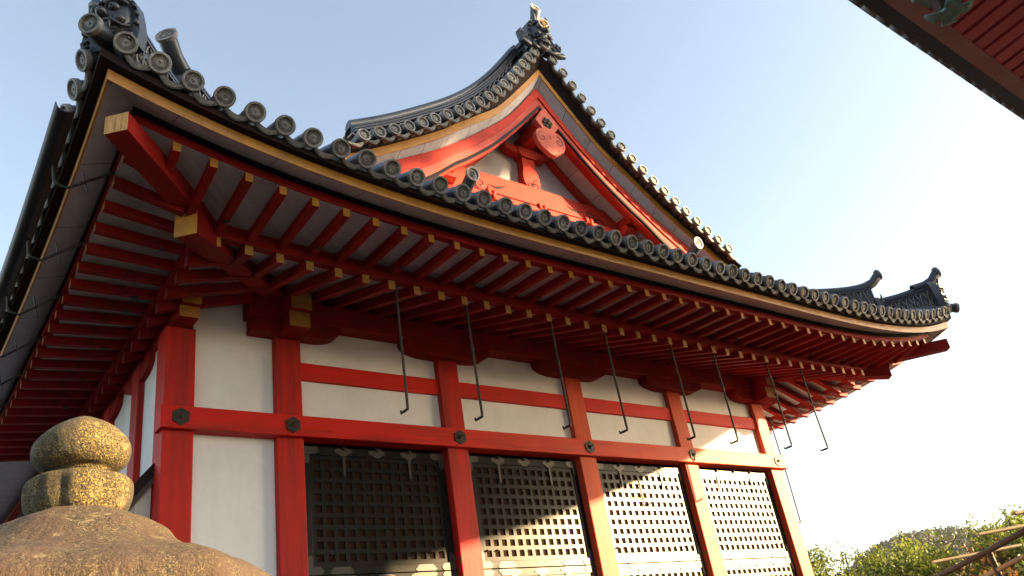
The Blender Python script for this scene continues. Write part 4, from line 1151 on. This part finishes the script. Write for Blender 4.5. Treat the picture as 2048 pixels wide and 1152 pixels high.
def pring(off, zb, zt, wid, name, m, n=60):
    x0, x1, y0, y1 = PXA + off, PXB - off, PYA + off, PYB - off
    for side in range(4):
        rings = []
        for s in params(n):
            def pt(o):
                a, b, c, d = x0 + o, x1 - o, y0 + o, y1 - o
                return [(a + (b - a) * s, d), (b, c + (d - c) * s), (a + (b - a) * s, c), (a, c + (d - c) * s)][side]
            A, B_ = pt(0), pt(wid)
            za = psori(*A)
            rings.append([(A[0], A[1], zb + za), (A[0], A[1], zt + za), (B_[0], B_[1], zt + za), (B_[0], B_[1], zb + za)])
        mb = MB(); mb.strip(rings); obj(name, mb, m, pav)
pring(0.05, PE + 0.0, PE + 0.10, 0.15, "tile_seat", PSEAT)
pring(0.195, PE - 0.045, PE + 0.052, 0.17, "eave_board", PAVB)
k = 0
x = PXA + 0.6
while x < PXB - 0.5:
    mb = MB(); y0 = PYB - 0.36
    mb.beam((x, y0, PE - 0.035 + psori(x, y0)), (x, y0 - 3.0, PE + 0.27), 0.175, 0.06, 0)
    if 2.5 < x < 12: obj("rafter", mb, PRED, pav, origin=(x, y0, PE))
    x += 0.235
y = PYA + 0.6
while y < PYB - 0.5:
    mb = MB(); x0 = PXB - 0.36
    mb.beam((x0, y, PE - 0.035 + psori(x0, y)), (x0 - 3, y, PE + 0.27), 0.115, 0.085, 0)
    obj("end_rafter", mb, PRED, pav, origin=(x0, y, PE)); y += 0.4
mb = MB(); mb.box((3, -8.45, PE + 0.02), (15.6, -8.15, PE + 0.29)); mb.box((3, -12.4, PE + 0.02), (15.6, -12.1, PE + 0.29)); obj("eave_purlin", mb, PRED, pav)
for a, b in (((7.2, -8.42), (12.0, -8.30)), ((7.2, -12.36), (12.0, -12.24)), ((7.2, -12.24), (7.32, -8.42)), ((11.88, -12.24), (12.0, -8.42))):  # unseen body walls, added to keep low sky light off the facade
    mb = MB(); mb.box((a[0], a[1], GZ), (b[0], b[1], PE + 0.1)); obj("wall", mb, REDD, pav)
x = 2.0
while x < 12:
    n = Vector((0, math.cos(R(20)), -math.sin(R(20)))); u = Vector((-1, 0, 0))
    place(DISC, "eave_tile", frame((x, PYB + 0.03, PE + 0.125 + psori(x, PYB)), u, n.cross(u), n), pav)
    place(PAN, "pan_tile", frame((x + .131, PYB + 0.0, PE + 0.125 + psori(x, PYB)), u, n.cross(u), n), pav)
    x += 0.262
for cx, cy in ((4, -8.3), (8, -8.3), (12, -8.3), (4, -12.25), (8, -12.25), (12, -12.25), (15.3, -12.6)):
    mb = MB(); mb.lathe([(0.17, GZ), (0.17, 2.75)], 20, 0, Matrix.Translation((cx, cy, 0))); obj("column", mb, PRED, pav, smooth=40)

# green copper lantern hanging under the pavilion eave
hl = thing("hanging_lantern", "green copper hanging lantern with curled feet under the red eave", "hanging lantern", (4.36, -6.5, 1.73))
Mh = Matrix.Translation((4.48, -6.46, 1.84)) @ Matrix.Scale(0.92, 4) @ Matrix.Rotation(R(-12), 4, 'Z')
mb = MB(); mb.lathe([(0.001, 0.014), (0.10, 0.0), (0.150, 0.006), (0.158, 0.028), (0.12, 0.06)], 4, 0, Mh @ Matrix.Rotation(R(45), 4, 'Z')); base = obj("base_dish", mb, PATINA, hl)
for k in range(4):
    Mk = Mh @ Matrix.Rotation(k * math.pi / 2 + R(45), 4, 'Z')
    rings = []
    for j in range(11):
        t = j / 10
        w = 0.072 * (math.sin(math.pi * (0.30 + 0.66 * t)) ** 0.8) + 0.004
        xx = 0.10 + 0.125 * t; zz = 0.012 - 0.012 * math.sin(t * 3.1) + 0.055 * t * t
        rings.append([Mk @ Vector((xx, -w, zz)), Mk @ Vector((xx, w, zz)), Mk @ Vector((xx, w, zz + .009)), Mk @ Vector((xx, -w, zz + .009))])
    mb = MB(); mb.strip(rings); mb.ell(Mk @ Vector((0.135, 0.028, 0.008)), (.008, .008, .006), 0, 8, 6); obj("curled_foot", mb, PATINA, hl, smooth=40)
mb = MB(); mb.lathe([(0.115, 0.05), (0.12, 0.32)], 6, 0, Mh); obj("body", mb, IRON, hl)
mb = MB(); mb.lathe([(0.001, 0.48), (0.05, 0.46), (0.12, 0.39), (0.24, 0.33), (0.25, 0.345), (0.24, 0.32), (0.1, 0.31)], 6, 0, Mh); obj("hood", mb, PATINA, hl)
mb = MB(); mb.tube([Mh @ Vector((0, 0, .47)), Mh @ Vector((0, 0, .98))], .012, 8); obj("hanger", mb, IRON, hl)

# ---------------------------------------------------------------- ground, hill, far wood
mb = MB(); rings = []
N = 64
for r in (0.5, 30, 120, 400, 950):
    rings.append([(r * math.cos(2 * math.pi * k / N), r * math.sin(2 * math.pi * k / N), GZ) for k in range(N)])
mb.strip(rings, 0, True, False); mb.f.append(list(range(N))); mb.m.append(0)
g = obj("ground", mb, GROUND); g["kind"] = "structure"
crest = [(560, 480, 30), (583, 390, 48), (600, 348, 62.4), (605, 340, 68.6), (613, 326, 74.2), (620, 312, 77.4), (627, 299, 77.1), (631, 290, 76.2), (635, 281, 74.6), (640, 270, 69.6), (646, 255.5, 67.2), (652, 240, 61.7), (665, 190, 60), (680, 120, 66), (690, 0, 50)]
def hpt(u, w):
    i = min(int(u), len(crest) - 2); t = u - i
    a, b = Vector(crest[i]), Vector(crest[i + 1]); p = a + (b - a) * t
    d = Vector((p.x + 2.4, p.y + 7.9, 0)).normalized()
    q = p - d * w
    q.z = (p.z - 7 - GZ) * max(0, 1 - abs(w) / 330) ** 1.25 + GZ - 1 + noise.noise(q * 0.018) * 9 * min(1, abs(w) / 60)
    return q
mb = MB(); nu, nw = 84, 24
for j in range(nw + 1):
    for i in range(nu + 1):
        mb.v.append(hpt(i / nu * (len(crest) - 1), -150 + 480 * j / nw))
for j in range(nw):
    for i in range(nu):
        a = j * (nu + 1) + i; mb.f.append([a, a + 1, a + nu + 2, a + nu + 1]); mb.m.append(0)
h = obj("hill", mb, HILL, smooth=80); h["kind"] = "structure"
rnd = random.Random(3)
mb = MB()
def leafq(mb, c, s, rn):
    n = Vector((rn.gauss(0, 1), rn.gauss(0, 1), rn.gauss(0, 1) + .4)).normalized(); u = n.orthogonal().normalized()
    u = Matrix.Rotation(rn.uniform(0, 6.28), 3, n) @ u; v = n.cross(u)
    a = s * rn.uniform(.7, 1.3); b = a * rn.uniform(.38, .6)
    o = len(mb.v)
    mb.v += [c - u * a, c + v * b - u * a * .1, c + u * a, c - v * b - u * a * .1]; mb.f.append([o, o + 1, o + 2, o + 3]); mb.m.append(0)
for _ in range(7500):
    w = rnd.uniform(-10, 200); u = rnd.uniform(1.0, len(crest) - 1.2)
    p = hpt(u, w); s = rnd.uniform(1.4, 3.2)
    for q in range(14):
        d = Vector((rnd.gauss(0, 1), rnd.gauss(0, 1), rnd.gauss(0, .8))).normalized() * s * rnd.uniform(.6, 1)
        leafq(mb, p + Vector((0, 0, s * .9)) + d, s * .42, rnd)
fw_ = obj("far_wood", mb, FAR); fw_["kind"] = "stuff"

# ---------------------------------------------------------------- shrubs and arbour on the right
def shrub(name, label, loc, rad, n, leaf, m, seed, group, cat="shrub", sprigs=6):
    rn = random.Random(seed); c = Vector(loc)
    t = thing(name, label, cat, (c.x, c.y, GZ), group)
    mb = MB()
    mb.tube([(c.x, c.y, GZ), (c.x + .1, c.y, (GZ + c.z) / 2), (c.x, c.y + .1, c.z)], [.14, .10, .04], 8)
    cl = []
    for k in range(26):
        d = Vector((rn.gauss(0, 1), rn.gauss(0, 1), rn.gauss(0, 1))); d = d.normalized() * rn.uniform(.35, 1.0)
        p = c + Vector((d.x * rad[0], d.y * rad[1], d.z * rad[2])); cl.append((p, rn.uniform(.22, .42) * rad[2]))
        mb.tube([(c.x, c.y, c.z - rad[2] * .6), (c + p) / 2 + Vector((0, 0, -.1)), p], [.035, .022, .008], 5)
    sp = []
    for k in range(sprigs):
        a = rn.uniform(0, 6.28); b = c + Vector((math.cos(a) * rad[0] * .7 * rn.random(), math.sin(a) * rad[1] * .7 * rn.random(), rad[2] * .75))
        e = b + Vector((rn.gauss(0, .22), rn.gauss(0, .18), rn.uniform(.2, .5))); sp.append((b, e)); mb.tube([b, (b + e) / 2 + Vector((.03, 0, 0)), e], [.012, .009, .004], 5)
    obj("trunk", mb, BARK, t)
    mb = MB()
    for k in range(n):
        p, s = rn.choice(cl); d = Vector((rn.gauss(0, 1), rn.gauss(0, 1), rn.gauss(0, .9))).normalized() * s * rn.uniform(.3, 1.15) * 1.25
        leafq(mb, p + d, leaf, rn)
    for b, e in sp:
        for k in range(26):
            q = rn.random(); leafq(mb, b + (e - b) * q + Vector((rn.gauss(0, .07), rn.gauss(0, .07), rn.gauss(0, .05))), leaf * .9, rn)
    obj("crown", mb, m, t)
    return t
G = "shrubs beyond the hall"
shrub("shrub", "tall airy yellow-green shrub touching the hall's last sunlit post", (14.75, 3.25, -1.5), (1.0, 1.2, .8), 6460, .046, LEAF, 11, G)
shrub("shrub", "low yellow-green shrub second from the hall's last post", (16.25, 2.55, -1.75), (1.3, 1.3, .85), 7310, .046, LEAF, 12, G)
shrub("shrub", "bright yellow-green shrub in front of the wooded hill's left foot", (16.05, 1.35, -1.78), (1.3, 1.3, .85), 7820, .046, LEAF, 13, G)
shrub("shrub", "bushy yellow-green shrub right behind the bamboo pole's lower end", (17.1, .35, -1.75), (1.4, 1.4, .9), 7820, .046, LEAF, 14, G)
shrub("shrub", "green shrub in front of the middle of the hill, above the bamboo arbour", (15.9, -.9, -1.95), (1.4, 1.4, .8), 7820, .046, LEAF, 15, G)
shrub("shrub", "large green shrub at the right picture edge with long sprigs", (16.7, -2.3, -1.85), (1.5, 1.5, .7), 6460, .046, LEAF2, 16, G, sprigs=5)
shrub("shrub", "dark shaded shrub under the arbour at bottom right", (12.6, -2.6, -2.55), (1.5, 1.1, .75), 2600, .07, LEAF2, 17, G)
shrub("shrub", "rust-tinged low shrub below the bamboo arbour post", (13.6, -.9, -2.35), (1.2, 1.0, .6), 1700, .06, LEAF3, 18, G)
shrub("shrub", "dark green shrub low at the foot of the arbour, left of its post", (13.9, .9, -2.45), (1.4, 1.2, .75), 2200, .07, LEAF2, 19, G)
shrub("shrub", "low dense green shrub filling the gap beside the hall's last post", (14.6, 2.2, -1.95), (1.2, 1.2, .8), 6000, .046, LEAF, 23, G)
shrub("shrub", "low dense green shrub below the hill's left foot, left of the bamboo pole end", (14.7, .75, -2.05), (1.3, 1.2, .8), 6000, .046, LEAF, 24, G)
shrub("shrub", "broad green shrub behind the arbour's top pole, before the hill's right shoulder", (15.2, -1.9, -1.95), (1.4, 1.3, .75), 6000, .046, LEAF, 25, G)
arb = thing("bamboo_arbour", "weathered bamboo and timber arbour leaning over dark shrubs at bottom right", "arbour", (12.0, -2.0, GZ))
mb = MB(); mb.tube([(13.2, .1, -1.98), (12.0, -1.8, -1.78), (10.6, -3.9, -1.54)], .045, 10); obj("top_pole", mb, DWOOD, arb, smooth=50)
mb = MB(); mb.tube([(12.05, -1.75, -1.82), (12.1, -1.85, GZ)], .05, 10); obj("prop_post", mb, DWOOD, arb, smooth=50)
for y, dz in ((-1.3, .06), (-2.5, .08), (-3.3, .08)):
    xx = 12.0 + (-1.8 - y) * -.57 if False else 12.0 + (y + 1.8) * .63
    mb = MB(); mb.tube([(xx - .55, y + .35, -1.78 + dz + (y + 1.8) * .115 * -1), (xx + 1.6, y - .9, -1.70 + dz - (y + 1.8) * .115)], .028, 10); obj("bamboo_pole", mb, BAMB, arb, smooth=50)
mb = MB(); mb.tube([(13.0, -.6, -2.2), (11.4, -2.6, -2.0)], .04, 8); obj("bamboo_pole", mb, BAMB, arb, smooth=50)

# ---------------------------------------------------------------- unseen pine, added and shaped so its crown shades the upper gable
rn = random.Random(21)
pine = thing("shade_pine", "unseen leaning pine added to shade the upper gable", "tree", (27.6, -22.2, GZ))
def shade_pt(xf, zf, y): return Vector((xf, -0.5, zf)) + sd * ((y + 0.5) / sd.y)
polyg = [(0.8, 3.25), (2.5, 3.72), (3.1, 4.30), (4.6, 4.88), (6.1, 5.12), (6.3, 5.2), (5.8, 6.5), (5.0, 6.75), (3.5, 6.3), (0.8, 5.4)]
def inside(x, z):
    c = False
    for (x0, z0), (x1, z1) in zip(polyg, polyg[1:] + polyg[:1]):
        if (z0 > z) != (z1 > z) and x < (x1 - x0) * (z - z0) / (z1 - z0) + x0: c = not c
    return c
cl = []
while len(cl) < 240:
    x, z = rn.uniform(1.2, 6.4), rn.uniform(3.3, 6.8)
    if inside(x, z): cl.append(shade_pt(x, z, -22 + rn.uniform(-1.6, 1.6)))
base = Vector((26.9, -22.2, GZ)); head = shade_pt(2.4, 4.6, -22)
mb = MB(); mb.tube([base, base.lerp(head, .5) + Vector((.3, 0, 0)), head, shade_pt(4.5, 5.6, -22)], [.30, .2, .12, .05], 10)
for p in cl[::3]: mb.tube([head, (head + p) / 2 + Vector((0, 0, -.15)), p], [.05, .035, .012], 5)
obj("trunk", mb, BARK, pine)
mb = MB()
for p in cl:
    for k in range(80):
        d = Vector((rn.gauss(0, 1), rn.gauss(0, 1), rn.gauss(0, .7))).normalized() * .30 * rn.uniform(.1, 1.0)
        leafq(mb, p + d, .16, rn)
obj("crown", mb, LEAF2, pine)

# ---------------------------------------------------------------- evening haze in the air
HZ = bpy.data.materials.new("haze"); HZ.use_nodes = True
nt = HZ.node_tree; nt.nodes.clear()
ou = nt.nodes.new("ShaderNodeOutputMaterial"); pv = nt.nodes.new("ShaderNodeVolumePrincipled")
pv.inputs["Color"].default_value = (0.86, 0.90, 0.95, 1); pv.inputs["Density"].default_value = 0.00007
nt.links.new(pv.outputs[0], ou.inputs["Volume"])
mb = MB(); mb.box((-1000, -1000, GZ - 1), (1000, 1000, 96)); hz = obj("haze", mb, HZ); hz["kind"] = "stuff"
